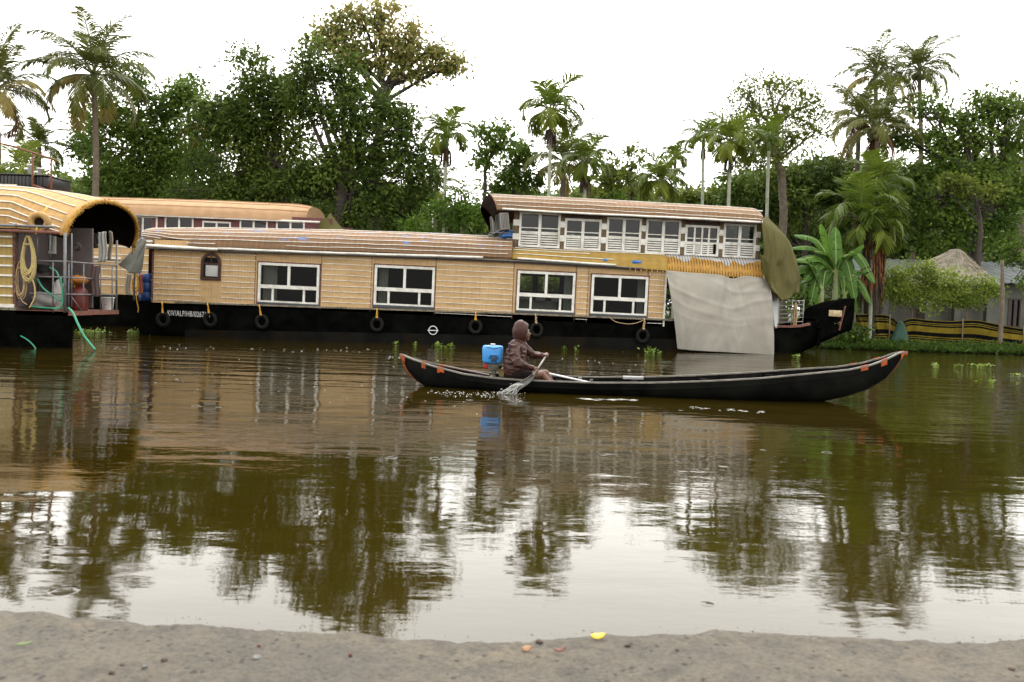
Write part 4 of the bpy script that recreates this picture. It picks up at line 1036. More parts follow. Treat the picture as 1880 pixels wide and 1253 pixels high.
# stern clutter: grey cloth, towels, yellow rope coil, blue drum
sheet('grey_cloth', 'grey cloth hanging slack from the left tip of the houseboat roof', 'cloth', [P(257, 437, 24.8), P(263, 438, 24.9), P(270, 442, 25.1)], [P(220, 486, 24.6), P(235, 500, 24.7), P(255, 503, 25.0)], plain('grey_green_cloth', (.20, .21, .19), .8, .15, 3), lambda u, v: Vector((.03*math.sin(u*12+v*3), .08*math.sin(u*10+v*5)*v, 0)), 26, 26)
def towel(px0, px1, py0, py1, Y, col, label, group=None, name='towel', seed=0):
    m = plain('towel_%s' % name+str(len(MATS)), col, .85, .12, 5); a = P(px0, py0, Y); 
    w_ = (px1-px0)*Y/FPX; h = (py1-py0)*Y/FPX; b = MB()
    b.grid(lambda u, v: (w_*u+.02*math.sin(v*6+seed), .02*math.sin(u*14+seed)-.03*v, -h*v+.015*math.sin(u*5+seed)), 16, 16)
    o = b.build(name, m); solid(o, .008); o.location = a; return tag(o, label, 'towel', group)
towel(230, 240, 503, 541, 25.35, (.36, .33, .28), 'beige towel hanging on the stern railing left of the yellow rope coil', seed=1)
towel(255, 263, 504, 540, 25.3, (.38, .12, .07), 'salmon towel hanging right of the yellow rope coil', seed=3)
def coil(px, py0, py1, wpx, Y, mat, label, turns=6, tail=None, name='rope_coil', r=.016):
    k = Y/FPX; a = P(px, py0, Y); h = (py1-py0)*k; w_ = wpx*k/2; m = MB()
    for i in range(turns):
        f = random.uniform(.8, 1.08); o_ = random.uniform(-.25, .25)*w_; y = random.uniform(-.04, .04); pts = []
        for j in range(18):
            t = j/17; ang = t*2*math.pi; pts.append(Vector((w_*f*math.sin(ang)*(1-.55*(math.cos(ang)*.5+.5)**2)+o_*(1-math.cos(ang))/2, y, -h*f*(1-math.cos(ang))/2)))
        m.tube(pts, r, 5, closed=False)
    m.tube([(-.6*w_, 0, -h*.18), (0, -.05, -h*.2), (.6*w_, 0, -h*.17)], r*1.3, 6)
    if tail: m.tube(spl([Vector((0, 0, -h*.9))]+[P(x, y, Y)-a for x, y in tail], 5), r*.9, 5)
    o = m.build(name, mat); o.location = a; return tag(o, label, 'rope')
coil(249.5, 503, 536, 14, 25.25, ROPEY, 'bright yellow rope coil hanging on the stern railing of the long houseboat', 7, [(251, 552), (254, 566), (253, 574)])
def lathe(prof_, n=20):
    m = MB(); vs = []; k = len(prof_)
    for r_, z in prof_:
        for j in range(n): a = 2*math.pi*j/n; vs.append((r_*math.cos(a), r_*math.sin(a), z))
    m.add(vs, [(i*n+j, i*n+(j+1) % n, (i+1)*n+(j+1) % n, (i+1)*n+j) for i in range(k-1) for j in range(n)]+[tuple((k-1)*n+j for j in range(n)), tuple(range(n-1, -1, -1))], smooth=True); return m
m = lathe([(.25, 0), (.27, .02), (.28, .25), (.26, .27), (.28, .3), (.28, .55), (.26, .57), (.28, .6), (.27, .82), (.24, .85), (.05, .86)])
o = m.build('blue_drum', plain('blue_drum_plastic', (.012, .05, .2), .4, .15)); p = P(271, 552, 25.7); o.location = (p.x, 25.7, P(271, 553, 25.7).z); tag(o, 'blue plastic drum on the stern deck of the long houseboat', 'drum')
coil(1461, 556, 600, 6, 25.9, ROPEN, 'loose brown rope hanging from the bow railing of the long houseboat', 5, [(1459, 590), (1452, 606), (1450, 614)], r=.014)
# slack rope under the right hand wide window
mb = MB(); a = P(1118, 582, 24.86); mb.tube([p-a for p in spl([P(1118, 582, 24.86), P(1130, 591, 24.84), P(1150, 595, 24.84), P(1166, 594, 24.84), P(1182, 588, 24.84)], 6)], .013, 5)
o = mb.build('slack_rope', ROPEN); o.location = a; tag(o, 'slack brown rope looped along the hull top under the rightmost wide window', 'rope')

# ================================================================ LEFT (NEAR) HOUSEBOAT
AY = 18.75
ab = thing('houseboat', 'near houseboat at left edge with barrel roof and open kitchen deck', 'houseboat', (P(125, 600, AY).x, AY, 0), group=None)
def A_(px, py, dy=0.0): return P(px, py, AY+dy)-ab.location
M_RA = mat_weave('tan_roof_matting', (.44, .27, .105), (.36, .215, .08), .15, .28, (.22, .15, .07), grid=(.22, .3))
M_WA = mat_weave('olive_tan_wall', (.42, .29, .09), (.30, .21, .07), .11, .45, (.25, .2, .08))
xl = A_(-420, 600).x; AW = 4.0
mb = MB(); dz0 = A_(60, 571).z
def ahull(u, v):
    x = xl+(0-xl)*u; s = [(-1, 1), (-1, .5), (-.97, .2), (-.7, 0), (.7, 0), (.97, .2), (1, .5), (1, 1)]; i = min(int(v*7), 6); f = v*7-i
    yy = 2+2*(s[i][0]*(1-f)+s[i+1][0]*f); far_ = 4-3.8*max(0, 1+x/3.0); return (x, min(yy, far_), -.5+(dz0+.5)*(s[i][1]*(1-f)+s[i+1][1]*f))
mb.grid(ahull, 60, 28, smooth=False); mb.add([ahull(1, j/28) for j in range(29)], [tuple(range(29))]); mb.build('hull', HULLM, ab)
mb = MB(); mb.box((xl, -.03, dz0), (-2.6, 4.03, dz0+.07)); mb.box((-2.6, -.03, dz0), (-1.2, 2.6, dz0+.07)); mb.build('deck', MOSS, ab)
# projecting platform
pz = A_(125, 574.5).z; xp = 0.0
mb = MB(); mb.box((-1.2, 0.0, pz-.07), (.02, 2.38, pz+.03)); mb.build('platform', RUST, ab)
xwall = A_(28, 500).x; zt = A_(20, 424).z
mb = MB(); mb.box((xl, -.01, dz0+.07), (xwall, .06, zt), 0)
z = dz0+.25
for py in (435, 452, 471, 488, 506, 526, 543): zz = A_(14, py).z; mb.beam((xl, -.03, zz), (xwall-.04, -.03, zz), .03, .04, 1)
mb.beam((xl, -.03, dz0+.1), (xwall, -.03, dz0+.1), .04, .08, 1); mb.box((xwall-.035, -.04, dz0+.07), (xwall+.02, .07, zt), 2)
mb.build('side_wall', [M_WA, BATTEN, M_STITCH], ab)
LIL = plain('lilac_grey_panel', (.10, .08, .078), .6, .2, 3, dirt=(.06, .045, .04))
mb = MB(); mb.wall(xwall, -.12, dz0+.07, zt+.2, 1.3, .06, [(A_(76, 400, 1.3).x, A_(104, 400, 1.3).x, A_(90, 466, 1.3).z, A_(90, 432, 1.3).z)]); mb.box((xwall, .06, dz0+.07), (xwall+.05, 1.3, zt+.1))
mb.build('kitchen_wall', LIL, ab); mb = MB(); mb.wall(xl, A_(165, 500, 3.9).x, dz0+.07, zt+.2, 3.9, .06); mb.build('far_wall', INTER, ab)
# white framed hatch on the kitchen wall
x0, x1, z0, z1 = A_(76, 0, 1.3).x, A_(104, 0, 1.3).x, A_(90, 466, 1.3).z, A_(90, 432, 1.3).z
mb = MB(); t = .06
for a, b_ in (((x0, 1.24, z0), (x1, 1.31, z0+t)), ((x0, 1.24, z1-t), (x1, 1.31, z1)), ((x0, 1.243, z0+t), (x0+t, 1.31, z1-t)), ((x1-t, 1.243, z0+t), (x1, 1.31, z1-t)), ((x0+.22, 1.245, z0+t), (x0+.26, 1.31, z1-t))): mb.box(a, b_)
wf = mb.build('window', WHITE, ab); g = MB(); pane(g, x0+t, x1-t, z0+t, z1-t, 1.28); g.build('pane', GLASS, wf)
# steel posts and railings
mb = MB()
for x, dy in ((A_(121, 0).x, -.02), (-.02, 2.33)): mb = MB(); mb.tube([(x, dy, pz), (x, dy, A_(120, 428).z)], .035 if dy < 0 else .026, 8); mb.build('post', STEEL, ab)
for x in (A_(68, 0).x, A_(92, 0).x, A_(132, 0).x): mb = MB(); mb.tube([(x, .02, A_(0, 470 if x < 0 else 560).z), (x, .02, A_(0, 425).z)], .014, 6); mb.build('hanger_rod', STEEL, ab)
mb = MB(); xr = -.01
for py, xs_ in ((480, 50), (509, 60), (540, 55)):
    mb.tube([(A_(xs_, 0).x, 0, A_(100, py).z), (xr, 0, A_(125, py+.7).z)], .018, 6); mb.tube([(xr, 0, A_(125, py+.7).z), (xr, 2.33, A_(125, py+.7).z)], .018, 6)
mb.tube([(A_(98, 0).x, 0, pz), (A_(98, 0).x, 0, A_(100, 482).z)], .016, 6)
mb.tube([(xr, .15, A_(125, 545).z), (xr, .65, pz)], .014, 6)
for yy in (.04, .69, 1.5, 2.08): mb.tube([(xr, yy, pz), (xr, yy, A_(125, 482).z)], .016, 6)
mb.build('railing', STEEL, ab)
mb = MB(); gz = A_(60, 428).z
mb.tube([(xl, -.42, A_(0, 414).z), (A_(118, 0).x, -.42, A_(118, 420).z)], .03, 8, 0); mb.tube([(xl, -.44, A_(0, 421).z), (A_(130, 0).x, -.44, A_(130, 431).z)], .04, 8, 1)
for px in (8, 50, 105): mb.tube([(A_(px, 0).x, -.42, A_(px, 414).z), (A_(px, 0).x, -.42, A_(px, 426).z)], .02, 6, 1)
mb.build('roof_rail', [STEEL, RUST], ab)
# hooded barrel roof. u along, v across
xA0 = xl; xA1 = A_(204, 400, 2.0).x-.13
ztop = A_(60, 350, 2.2).z; zeave = A_(60, 421).z
def aroof(u, v):
    x = xA0+(xA1-xA0)*u; t = max(0, (x-xA1+1.1)/1.1); a = math.pi*v; c = -math.cos(a); s = max(0, math.sin(a))
    tc = max(0, (x-xA1+2.0)/2.0)
    top = ztop-.24*tc**2.2; eave = zeave-.12*t*t
    side = 1-.14*t**2
    nr = t*(1 if v < .5 else .25); y = 2.15+2.35*side*(abs(c)**(.85+.25*nr))*(1 if c > 0 else -1); z = eave+(top-eave)*s**(.62+.62*nr)
    # the mouth leans: near edge ends further back than the crown
    back = (.02 if v < .5 else .34)*(1-s**.6)*t**1.2
    return Vector((x-back, y, z+.012*nz(x*2, v*5)))
mb = MB(); mb.grid(aroof, 120, 28, 0); strips(aroof, [.010, .030, .065, .115, .18, .26, .36, .5, .65, .8], mb, 1, r=.017, seed=7, gaps={0: [(0, .70), (.84, .93)]}, u1=.985)
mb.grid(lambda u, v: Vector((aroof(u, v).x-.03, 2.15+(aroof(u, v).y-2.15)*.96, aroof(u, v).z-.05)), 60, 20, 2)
mb.build('barrel_roof', [M_RA, BATTEN, INTER], ab)
mb = MB(); rim = [aroof(1, j/60) for j in range(61)]
mb.tube([p+Vector((.0, 0, 0)) for p in rim], .055, 8)
for j in range(0, 240):
    x = j/240*60; i = min(int(x), 59); p = rim[i].lerp(rim[i+1], x-i); a = random.uniform(0, 6.28); mb.tube([p, p+Vector((.03+.05*random.random(), .07*math.cos(a), .07*math.sin(a)))], .010, 4)
for j in (1, 58, 59, 60): p = rim[j]; mb.tube([p, p+Vector((0, 0, -.2))], .02, 5)
mb.build('rope_rim', plain('ochre_rope_rim', (.34, .18, .022), .85, .35, 25), ab)
# ring of matting on the roof (a porthole cowl)
p = A_(88, 411, .0); mb = MB(); mb.torus((p.x, -.34, p.z), .17, .075, 'Y', 28, 10, sx=1.1); mb.build('roof_ring', M_RA, ab)
mb = MB(); mb.add([(p.x+.14*math.cos(k/20*6.283), -.33, p.z+.12*math.sin(k/20*6.283)) for k in range(20)], [tuple(range(20))]); mb.build('ring_opening', INTER, ab)
mb = MB(); mb.tube([(p.x, -.46, p.z-.28), (p.x, -.42, p.z-.1)], .02, 5); mb.build('ring_lashing', ROPEY, ab); mb = MB(); mb.tube([(p.x+.08, -.38, p.z+.15), (p.x+.09, -.2, p.z+.35)], .02, 5); mb.build('ring_lashing', ROPEY, ab)
# rooftop tank deck
yT = 1.8
mb = MB(); mb.box((xl, yT, A_(30, 352, yT).z-.1), (A_(84, 0, yT).x, yT+1.3, A_(30, 345, yT).z)); mb.box((xl, yT-.01, A_(30, 345, yT).z), (A_(30, 0, yT).x, yT+1.25, A_(30, 339, yT).z), 1); mb.build('tank_deck', [RUST, WHITE], ab)
mb = MB()
for a, b_ in (((60, 282), (60, 350)), ((94, 294), (94, 352)), ((32, 271), (106, 296)), ((60, 340), (96, 352)), ((-60, 250), (32, 271))):
    mb.tube([A_(a[0], a[1], yT-.05), A_(b_[0], b_[1], yT-.05)], .024, 6)
mb.build('rust_frame', RUST, ab)
BT = plain('black_tank_plastic', (.012, .012, .013), .35, .2, 3)
def tank(px0, px1, py0, py1, dy, label, w_=1.1):
    a = P(px0, py1, AY+dy); x0, x1 = 0, (px1-px0)*(AY+dy)/FPX; h = (py1-py0)*(AY+dy)/FPX
    o = thing('water_tank', label, 'water tank', (a.x, AY+dy, a.z), group='black water tanks on the near houseboat roof')
    m = MB(); m.rbox((0, 0, 0), (x1, w_, h*.95), .06); n = int(x1/.09)
    for i in range(n): m.rbox((.06+i*.09, -.02, .05), (.11+i*.09, .03, h*.85), .008)
    m.build('tank_body', BT, o); m = MB(); m.rbox((-.02, -.03, h*.9), (x1+.02, w_+.02, h), .03); m.build('tank_rim', BT, o)
    return o
tank(-60, 56, 317, 343, 1.85, 'longer black water tank cut by the left picture edge')
tank(57, 88, 321, 347, 2.0, 'shorter black water tank beside the rusty frame posts')
WP = plain('white_pvc', (.7, .7, .68), .35, .08)
def pvc(px, py0, py1, label):
    a = P(px, py1, AY+2.3); h = (py1-py0)*(AY+2.3)/FPX; m = lathe([(.04, 0), (.04, h*.8), (.07, h*.8), (.07, h), (.02, h)], 12); m.tube([(0, 0, h*.45), (-.14, 0, h*.45)], .03, 8)
    o = m.build('vent_pipe', WP); o.location = a; tag(o, label, 'pipe', 'white vent pipes on the tanks')
pvc(55, 302, 318, 'taller white vent pipe on the long black tank'); pvc(73, 309, 323, 'shorter white vent pipe on the small black tank')

# clutter of the kitchen deck -----------------------------------------
coil(52, 434, 512, 24, AY-.1, plain('straw_rope', (.46, .36, .15), .85, .25, 20), 'thick straw coloured rope coil hanging on the near houseboat wall', 11, [(62, 520), (64, 545), (54, 566)], r=.02)
coil(38, 480, 545, 18, AY+.02, ROPEN, 'thin tangled brown rope hanging beside the straw coloured coil', 7, [(40, 552), (50, 560)], r=.011)
def hose(pts, label, mat=GREENH, r=.02, dy=0):
    q = [P(*p) for p in pts]; m = MB(); m.tube([p-q[0] for p in spl(q, 8)], r, 7); o = m.build('garden_hose', mat); o.location = q[0]; tag(o, label, 'hose')
hose([(68, 512, AY+.1), (80, 530, AY), (100, 545, AY), (112, 552, AY), (114, 530, AY+.05), (104, 500, AY+.1), (91, 492, AY+.1)], 'green hose looped inside the kitchen deck of the near houseboat')
hose([(55, 563, AY), (90, 566, AY-.05), (110, 566, AY-.05), (115, 552, AY-.05), (112, 510, AY-.03)], 'green hose lying along the kitchen deck edge')
hose([(126, 566, AY-.1), (134, 575, AY-.2), (143, 595, AY-.35), (155, 618, AY-.45), (175, 643, AY-.5)], 'green hose trailing from the near houseboat deck into the water', r=.026)
hose([(38, 617, AY-.1), (50, 624, AY-.2), (60, 633, AY-.25), (66, 641, AY-.3)], 'short green hose end dipping along the black hull', r=.016)
def onplat(px, py, dy): dy = (ab.location.x-.28)*1500/(px-940)-AY; p = P(px, py, AY+dy); return (p.x, AY+dy, ab.location.z+pz+.03)
m = lathe([(.13, 0), (.15, .03), (.155, .30), (.14, .36), (.08, .42), (.06, .44), (.06, .47)], 18); cyl = thing('gas_cylinder', 'red and orange gas cylinder standing on the near houseboat platform', 'gas cylinder', onplat(145, 562, .55))
m.v = [(a*1.35, b_*1.35, c*1.35) for a, b_, c in m.v]; m.build('body', plain('red_cylinder_paint', (.12, .016, .01), .45, .2, 8), cyl)
m = MB(); m.torus((0, 0, .66), .11, .016, 'Z', 20, 6); 
for k in range(3): a = k*2.1; m.tube([(.11*math.cos(a), .11*math.sin(a), .52), (.11*math.cos(a), .11*math.sin(a), .66)], .015, 5)
m.build('collar', ROPEY, cyl)
crumple('orange_bag', 'orange plastic bag on top of the gas cylinder', 'bag', P(145, 515, AY+.98), (.22, .2, .11), plain('orange_plastic', (.42, .15, .015), .5, .3, 8), 12)
bk = thing('white_bucket', 'white plastic bucket at the right end of the near houseboat platform', 'bucket', onplat(198, 563, .35))
m = lathe([(.12, 0), (.125, .01), (.155, .30), (.165, .31), (.165, .33), (.15, .33), (.118, .03), (.01, .03)], 20); m.build('pail', WP, bk); m = MB(); m.tube([(-.16, 0, .31), (-.12, -.03, .20), (0, -.17, .12), (.12, -.03, .20), (.16, 0, .31)], .006, 5); m.build('handle', STEEL, bk)
towel(168, 184, 487, 544, AY+1.14, (.10, .065, .06), 'dark brown cloth hanging over the near houseboat railing', name='hanging_cloth', seed=2)
towel(182, 197, 426, 481, AY+1.9, (.42, .42, .40), 'pale grey towel hanging under the hooded roof', seed=4)
towel(200, 206, 425, 478, AY+2.1, (.18, .15, .11), 'narrow brown cloth beside the pale grey towel', name='hanging_cloth', seed=6)
towel(168, 180, 428, 455, AY+1.6, (.012, .012, .014), 'black cloth hanging left of the pale grey towel', name='hanging_cloth', seed=8)
def pile(px, py, dy, rad, mat, name, label, cat, seed): return crumple(name, label, cat, (P(px, py, AY+dy).x, AY+dy, ab.location.z+dz0+.07+rad[2]*.8), rad, mat, seed)
pile(80, 560, .4, (.28, .2, .2), plain('grey_sack_cloth', (.2, .19, .18), .8, .2), 'grey_sack', 'grey sack lying on the kitchen deck behind the green hose', 'sack', 3)
pile(106, 548, .5, (.14, .12, .36), plain('pale_sack_cloth', (.34, .32, .3), .8, .2), 'pale_bundle', 'pale cloth bundle standing at the corner post', 'bundle', 6)
p = P(78, 500, AY+.9); m = lathe([(.14, 0), (.16, .02), (.16, .16), (.18, .17), (.05, .2)], 16); fan = thing('cooking_pot', 'dark cooking pot on the kitchen shelf behind the ropes', 'pot', p); m.build('pot', plain('dark_pot', (.03, .03, .03), .4), fan); m = MB(); m.torus((-.2, 0, .12), .04, .01, 'Y', 12, 5); m.torus((.2, 0, .12), .04, .01, 'Y', 12, 5); m.build('handle', STEEL, fan)
mb = MB(); a = P(66, 506, AY+.75); b_ = P(112, 506, AY+.75); mb.box((0, 0, -.03), (b_.x-a.x, .5, 0)); mb.tube([(.05, .05, -.03), (.05, .05, a.z*-1+ab.location.z+dz0+.07)], .02, 6); mb.tube([(b_.x-a.x-.05, .05, -.03), (b_.x-a.x-.05, .05, a.z*-1+ab.location.z+dz0+.07)], .02, 6); o = mb.build('kitchen_shelf', DARKWOOD); o.location = a; tag(o, 'dark wooden shelf on legs in the open kitchen', 'shelf')
coil(142, 446, 460, 14, AY+.8, BARKD, 'small coil of dark wire under the hooded roof', 5, r=.012, name='wire_coil')

# ================================================================ REAR HOUSEBOAT
RY = 30.6
rb = thing('houseboat', 'rear houseboat with maroon upper wall and orange tan roof, behind the long one', 'houseboat', (P(130, 540, RY).x, RY, 0), (0, .018, 0), group=None)
RI = frame(rb)
def Q(px, py, dy=0.): return RI @ P(px, py, RY+dy)
M_RC = mat_weave('peach_roof_matting', (.46, .29, .165), (.40, .25, .135), .5, .16, (.30, .19, .10))
M_MAR = plain('maroon_panel', (.11, .03, .032), .6, .15, 4); M_LIL = plain('lilac_panel', (.30, .26, .30), .6, .1, 4)
x0, x1 = Q(60, 500).x, Q(612, 500).x; zh = Q(200, 540).z
mb = MB(); mb.box((x0, 0, -.5), (x1+.6, 4, zh)); mb.build('hull', HULLM, rb)
mb = MB(); mb.box((x0, -.01, zh), (x1, .05, Q(200, 437).z), 0)
for py in (452, 466, 480, 494, 508, 523): z = Q(190, py).z; mb.beam((x0, -.02, z), (x1, -.02, z), .02, .03, 1)
mb.beam((x0, -.05, Q(200, 440).z), (x1, -.05, Q(200, 440).z), .06, .07, 1); mb.beam((x0, -.08, Q(180, 473).z), (Q(235, 0).x, -.08, Q(180, 473).z), .06, .08, 1)
mb.build('lower_wall', [M_WALL, BATTEN], rb)
cw = [(236, 290, 397, 452), (303, 356, 398, 450), (372, 424.5, 407, 450), (440.5, 492, 403, 450), (507.5, 560, 406, 450)]; rr = []
for a, b_, c, d in cw: m_ = (a+b_)/2; rr.append((Q(a, c).x, Q(b_, c).x, Q(m_, d).z, Q(m_, c).z))
zt = Q(400, 397).z+.1; zb = Q(400, 455).z
mb = MB(); xs_ = Q(288, 0).x; xm = Q(296, 0).x
mb.wall(x0, Q(288, 0).x, zb, zt, 0, .05, [(rr[0][0], Q(288, 0).x, rr[0][2], rr[0][3])], 1); mb.wall(Q(288, 0).x, x1-.1, zb, zt, 0, .05, rr[1:], 0)
mb.box((x0, 3.9, zb), (x1-.1, 3.95, zt), 0); mb.build('upper_wall', [M_MAR, M_LIL], rb)
for i, r in enumerate(rr):
    a, b_, c, d = r; t = .06; f = MB(); f.box((a, -.03, d-t), (b_, .05, d)); f.box((a, -.03, c), (b_, .05, c+t)); f.box((a, -.027, c+t), (a+t, .05, d-t)); f.box((b_-t, -.027, c+t), (b_, .05, d-t)); m_ = (a+b_)/2; f.box((m_-.035, -.024, c+t), (m_+.035, .05, d-t))
    w_ = f.build('window', WHITE, rb); g = MB(); pane(g, a+t, b_-t, c+t, d-t, .02); g.build('pane', GLASSD, w_)
mb = MB(); mb.box((x0, .06, zb+.01), (x1-.2, 3.8, zb+.05)); mb.build('upper_floor', INTER, rb)
xe = Q(596, 0, 2.0).x
e3 = prof; rq = lambda pts, dy: (lambda xs, zs: (lambda x: float(np.interp(x, xs, zs))))([Q(a, b_, dy).x for a, b_ in pts], [Q(a, b_, dy).z for a, b_ in pts])
ez3 = rq([(100,387),(222,393),(400,400),(590,408)], -.1); rz3 = rq([(100,362),(222,367),(400,372),(560,379),(604,386)], 2.0)
def hw3(x): t = max(0, (x-(xe-1.0))/1.0); return 2.2*(1-.28*t*t)
rf3 = roof_fn(x0-.2, xe, lambda x: ez3(x)+.12*max(0, (x-(xe-.8))/.8)**2, rz3, hw3)
mb = MB(); mb.grid(rf3, 90, 20, 0); strips(rf3, [.12, .24, .38, .6, .8], mb, 1, r=.012, seed=4); mb.grid(lambda u, v: Vector((rf3(1, v).x-.05*u, 2+(rf3(1, v).y-2)*(1-u), rf3(1, v).z*(1-u)+(rf3(1, 0).z)*u)), 4, 12, 0)
mb.build('roof', [M_RC, M_RC, DARKWOOD], rb)
mb = MB(); mb.tube([Q(60, 385, -.15), Q(222, 393.5, -.15), Q(400, 401, -.15), Q(588, 408.5, -.15)], .04, 8); mb.build('eaves_pipe', WHITE, rb)
sheet('olive_awning', 'olive tarpaulin sloping from the right end of the rear houseboat roof', 'tarpaulin', [P(588, 406, RY-.2), P(600, 400, RY-.1), P(607, 391, RY+1)], [P(578, 424, RY-.2), P(612, 423, RY-.3), P(636, 424, RY+1)], M_OLIVE, lambda u, v: Vector((0, .05*math.sin(u*16)*v, -.08*math.sin(v*3.14))), 24, 24)

# ================================================================ CANOE
cx0, cx1 = -1.775, 6.02
def cyc(x): return 13.02-.075*(x-cx0)
def chw(x):
    t = (x-cx0)/(cx1-cx0); e = max(0, min(t/.30, (1-t)/.36, 1)); return .012+.46*math.sin(e*math.pi/2)**.85
rpx = [(737,652),(758,661),(790,672),(820,680),(850,687.5),(900,694.5),(950,698.5),(1020,701.5),(1100,704),(1200,704),(1300,701),(1400,695.5),(1500,686),(1560,680),(1600,671.5),(1630,660),(1650,650),(1660,647.5)]
rp = []
for px, py in rpx:
    Y = 12.7
    for _ in range(4): x = P(px, py, Y).x; Y = cyc(x)-chw(x)
    q = P(px, py, Y); rp.append((q.x, q.z))
railz = lambda x: float(np.interp(x, [a for a, _ in rp], [b for _, b in rp]))
kp = []
for px, py in [(737,653),(741,668),(750,684),(764,699),(784,712)]+[(1490,740),(1550,729),(1590,717),(1625,697),(1648,672),(1659,651)]:
    q = P(px, py, cyc((px-940)*.0085)-.03); kp.append((q.x, min(q.z, railz(q.x)-.01)))
kx = [a for a, _ in kp]; kz = [b for _, b in kp]
kx = kx[:5]+[kx[4]+.5, kx[5]-.6]+kx[5:]; kz = kz[:5]+[-.07, -.07]+kz[5:]
keelz = lambda x: float(np.interp(x, kx, kz))
can = thing('canoe', 'long black wooden canoe with upswept orange tipped ends gliding on the river', 'canoe', (cx0+3.9, cyc(cx0+3.9), 0))
O_ = can.location.copy()
NS = 110
def csec(x, off=0.):
    hw = max(.004, chw(x)-off); zr, zk = railz(x), keelz(x)+off; h = zr-zk
    s = [(-1, 1), (-1.0, .72), (-.94, .42), (-.78, .17), (-.45, .03), (0, 0), (.45, .03), (.78, .17), (.94, .42), (1.0, .72), (1, 1)]
    return [Vector((x, cyc(x)+hw*a, zk+h*b)) for a, b in s]
def xs_can(i): t = i/NS; return cx0+(cx1-cx0)*(t-.06*math.sin(2*math.pi*t)/1.0*1.0)
M_CAN = plain('tarred_canoe_planks', (.004, .0042, .004), .55, .5, 3, dirt=(.012, .012, .010), bmp=.5, spec=.03)
M_CANI = plain('canoe_inside_boards', (.008, .0075, .007), .7, .4, 6, dirt=(.02, .018, .016), bmp=.4, spec=0)
mb = MB(); vs = []
for i in range(NS+1): vs += [q-O_ for q in csec(xs_can(i))]
mb.add(vs, [(i*11+j, (i+1)*11+j, (i+1)*11+j+1, i*11+j+1) for i in range(NS) for j in range(10)], smooth=True); mb.build('hull', M_CAN, can)
mb = MB(); vs = []
for i in range(3, NS-3): vs += [q-O_ for q in csec(xs_can(i), .025)]
n_ = NS-6; mb.add(vs, [(i*11+j, i*11+j+1, (i+1)*11+j+1, (i+1)*11+j) for i in range(n_-1) for j in range(10)], smooth=True); mb.build('inner_planking', M_CANI, can)
M_RAIL = plain('worn_grey_gunwale', (.17, .155, .13), .6, .35, 9, dirt=(.08, .07, .06)); M_ORG = plain('orange_paint', (.40, .085, .022), .6, .25, 20, dirt=(.16, .05, .025), spec=.1)
mb = MB()
for s in (-1, 1):
    pts = []
    for i in range(NS+1): x = xs_can(i); pts.append(Vector((x, cyc(x)+s*(chw(x)-.012), railz(x)+.006))-O_)
    for a, b_ in zip(pts[:-1], pts[1:]): mb.beam(a, b_+(b_-a)*.02, .036, .022)
mb.build('gunwale', M_RAIL, can)
mb = MB()
pts = [Vector((xs_can(i), cyc(xs_can(i))-chw(xs_can(i))-.004, railz(xs_can(i))-.055-.03*math.sin(math.pi*i/NS)))-O_ for i in range(14, NS-12)]
for a, b_ in zip(pts[:-1], pts[1:]): mb.beam(a, b_, .014, .03)
mb.build('rubbing_strake', M_CAN, can)
for a, b_ in ((776, 784), (806, 819), (1573, 1587), (1612, 1624)):
    x0 = (a-940)*12.95/1500; x1 = (b_-940)*12.95/1500
    if a > 1000: x0 = (a-940)*12.46/1500; x1 = (b_-940)*12.46/1500
    for s in (-1, 1):
        mb = MB(); v = []
        for x in (x0, (x0+x1)/2, x1): y = cyc(x)+s*(chw(x)+.006); v += [Vector((x, y, railz(x)-.075)), Vector((x, y, railz(x)+.022))]
        v += [v[1]-Vector((0, s*.04, 0)), v[3]-Vector((0, s*.04, 0)), v[5]-Vector((0, s*.04, 0))]
        mb.add([q-O_ for q in v], [(0, 2, 3, 1), (2, 4, 5, 3), (1, 3, 7, 6), (3, 5, 8, 7)])
        mb.build('orange_patch', M_ORG, can)
mb = MB()
for xs_, rng_ in ((cx0, np.linspace(0, .32, 9)), (cx1, -np.linspace(0, .42, 9))):
    q = [Vector((xs_+d, cyc(xs_+d), keelz(xs_+d)-.004)) for d in rng_]; mb.tube([p-O_ for p in [Vector((xs_, cyc(xs_), railz(xs_)+.015))]+q], [.016]*5+[.014, .012, .010, .008, .005], 6)
    q = [Vector((xs_+d, cyc(xs_+d), 0)) for d in rng_[:4]]
    for s in (-1, 1): mb.add([Vector((p.x, p.y+s*(chw(p.x)+.004), z))-O_ for p in q[:3] for z in (railz(p.x)+.02, max(keelz(p.x), railz(p.x)-.10))], [(0, 1, 3, 2), (2, 3, 5, 4)])
mb.build('orange_marking', M_ORG, can)
for px in (862, 1030, 1172, 1300, 1420, 1520):
    mb = MB(); x = (px-940)*12.75/1500; hw = chw(x)-.02; mb.box((x-.05-O_.x, cyc(x)-hw-O_.y, railz(x)-.06), (x+.05-O_.x, cyc(x)+hw-O_.y, railz(x)-.035)); mb.build('thwart', M_CANI, can)
for px in range(800, 1600, 38):
    mb = MB(); x = (px-940)*12.75/1500; pts = [q-O_ for q in csec(x, .032)]; mb.tube(pts, .013, 5); mb.build('rib', M_CANI, can)
mb = MB(); x = (1172-940)*12.75/1500; mb.rbox((x-.16-O_.x, cyc(x)+chw(x)-.06-O_.y, railz(x)-.03), (x+.17-O_.x, cyc(x)+chw(x)-.015-O_.y, railz(x)+.022), .006); mb.build('repair_plate', plain('tin_plate', (.42, .42, .42), .4, .2, metal=.5), can)
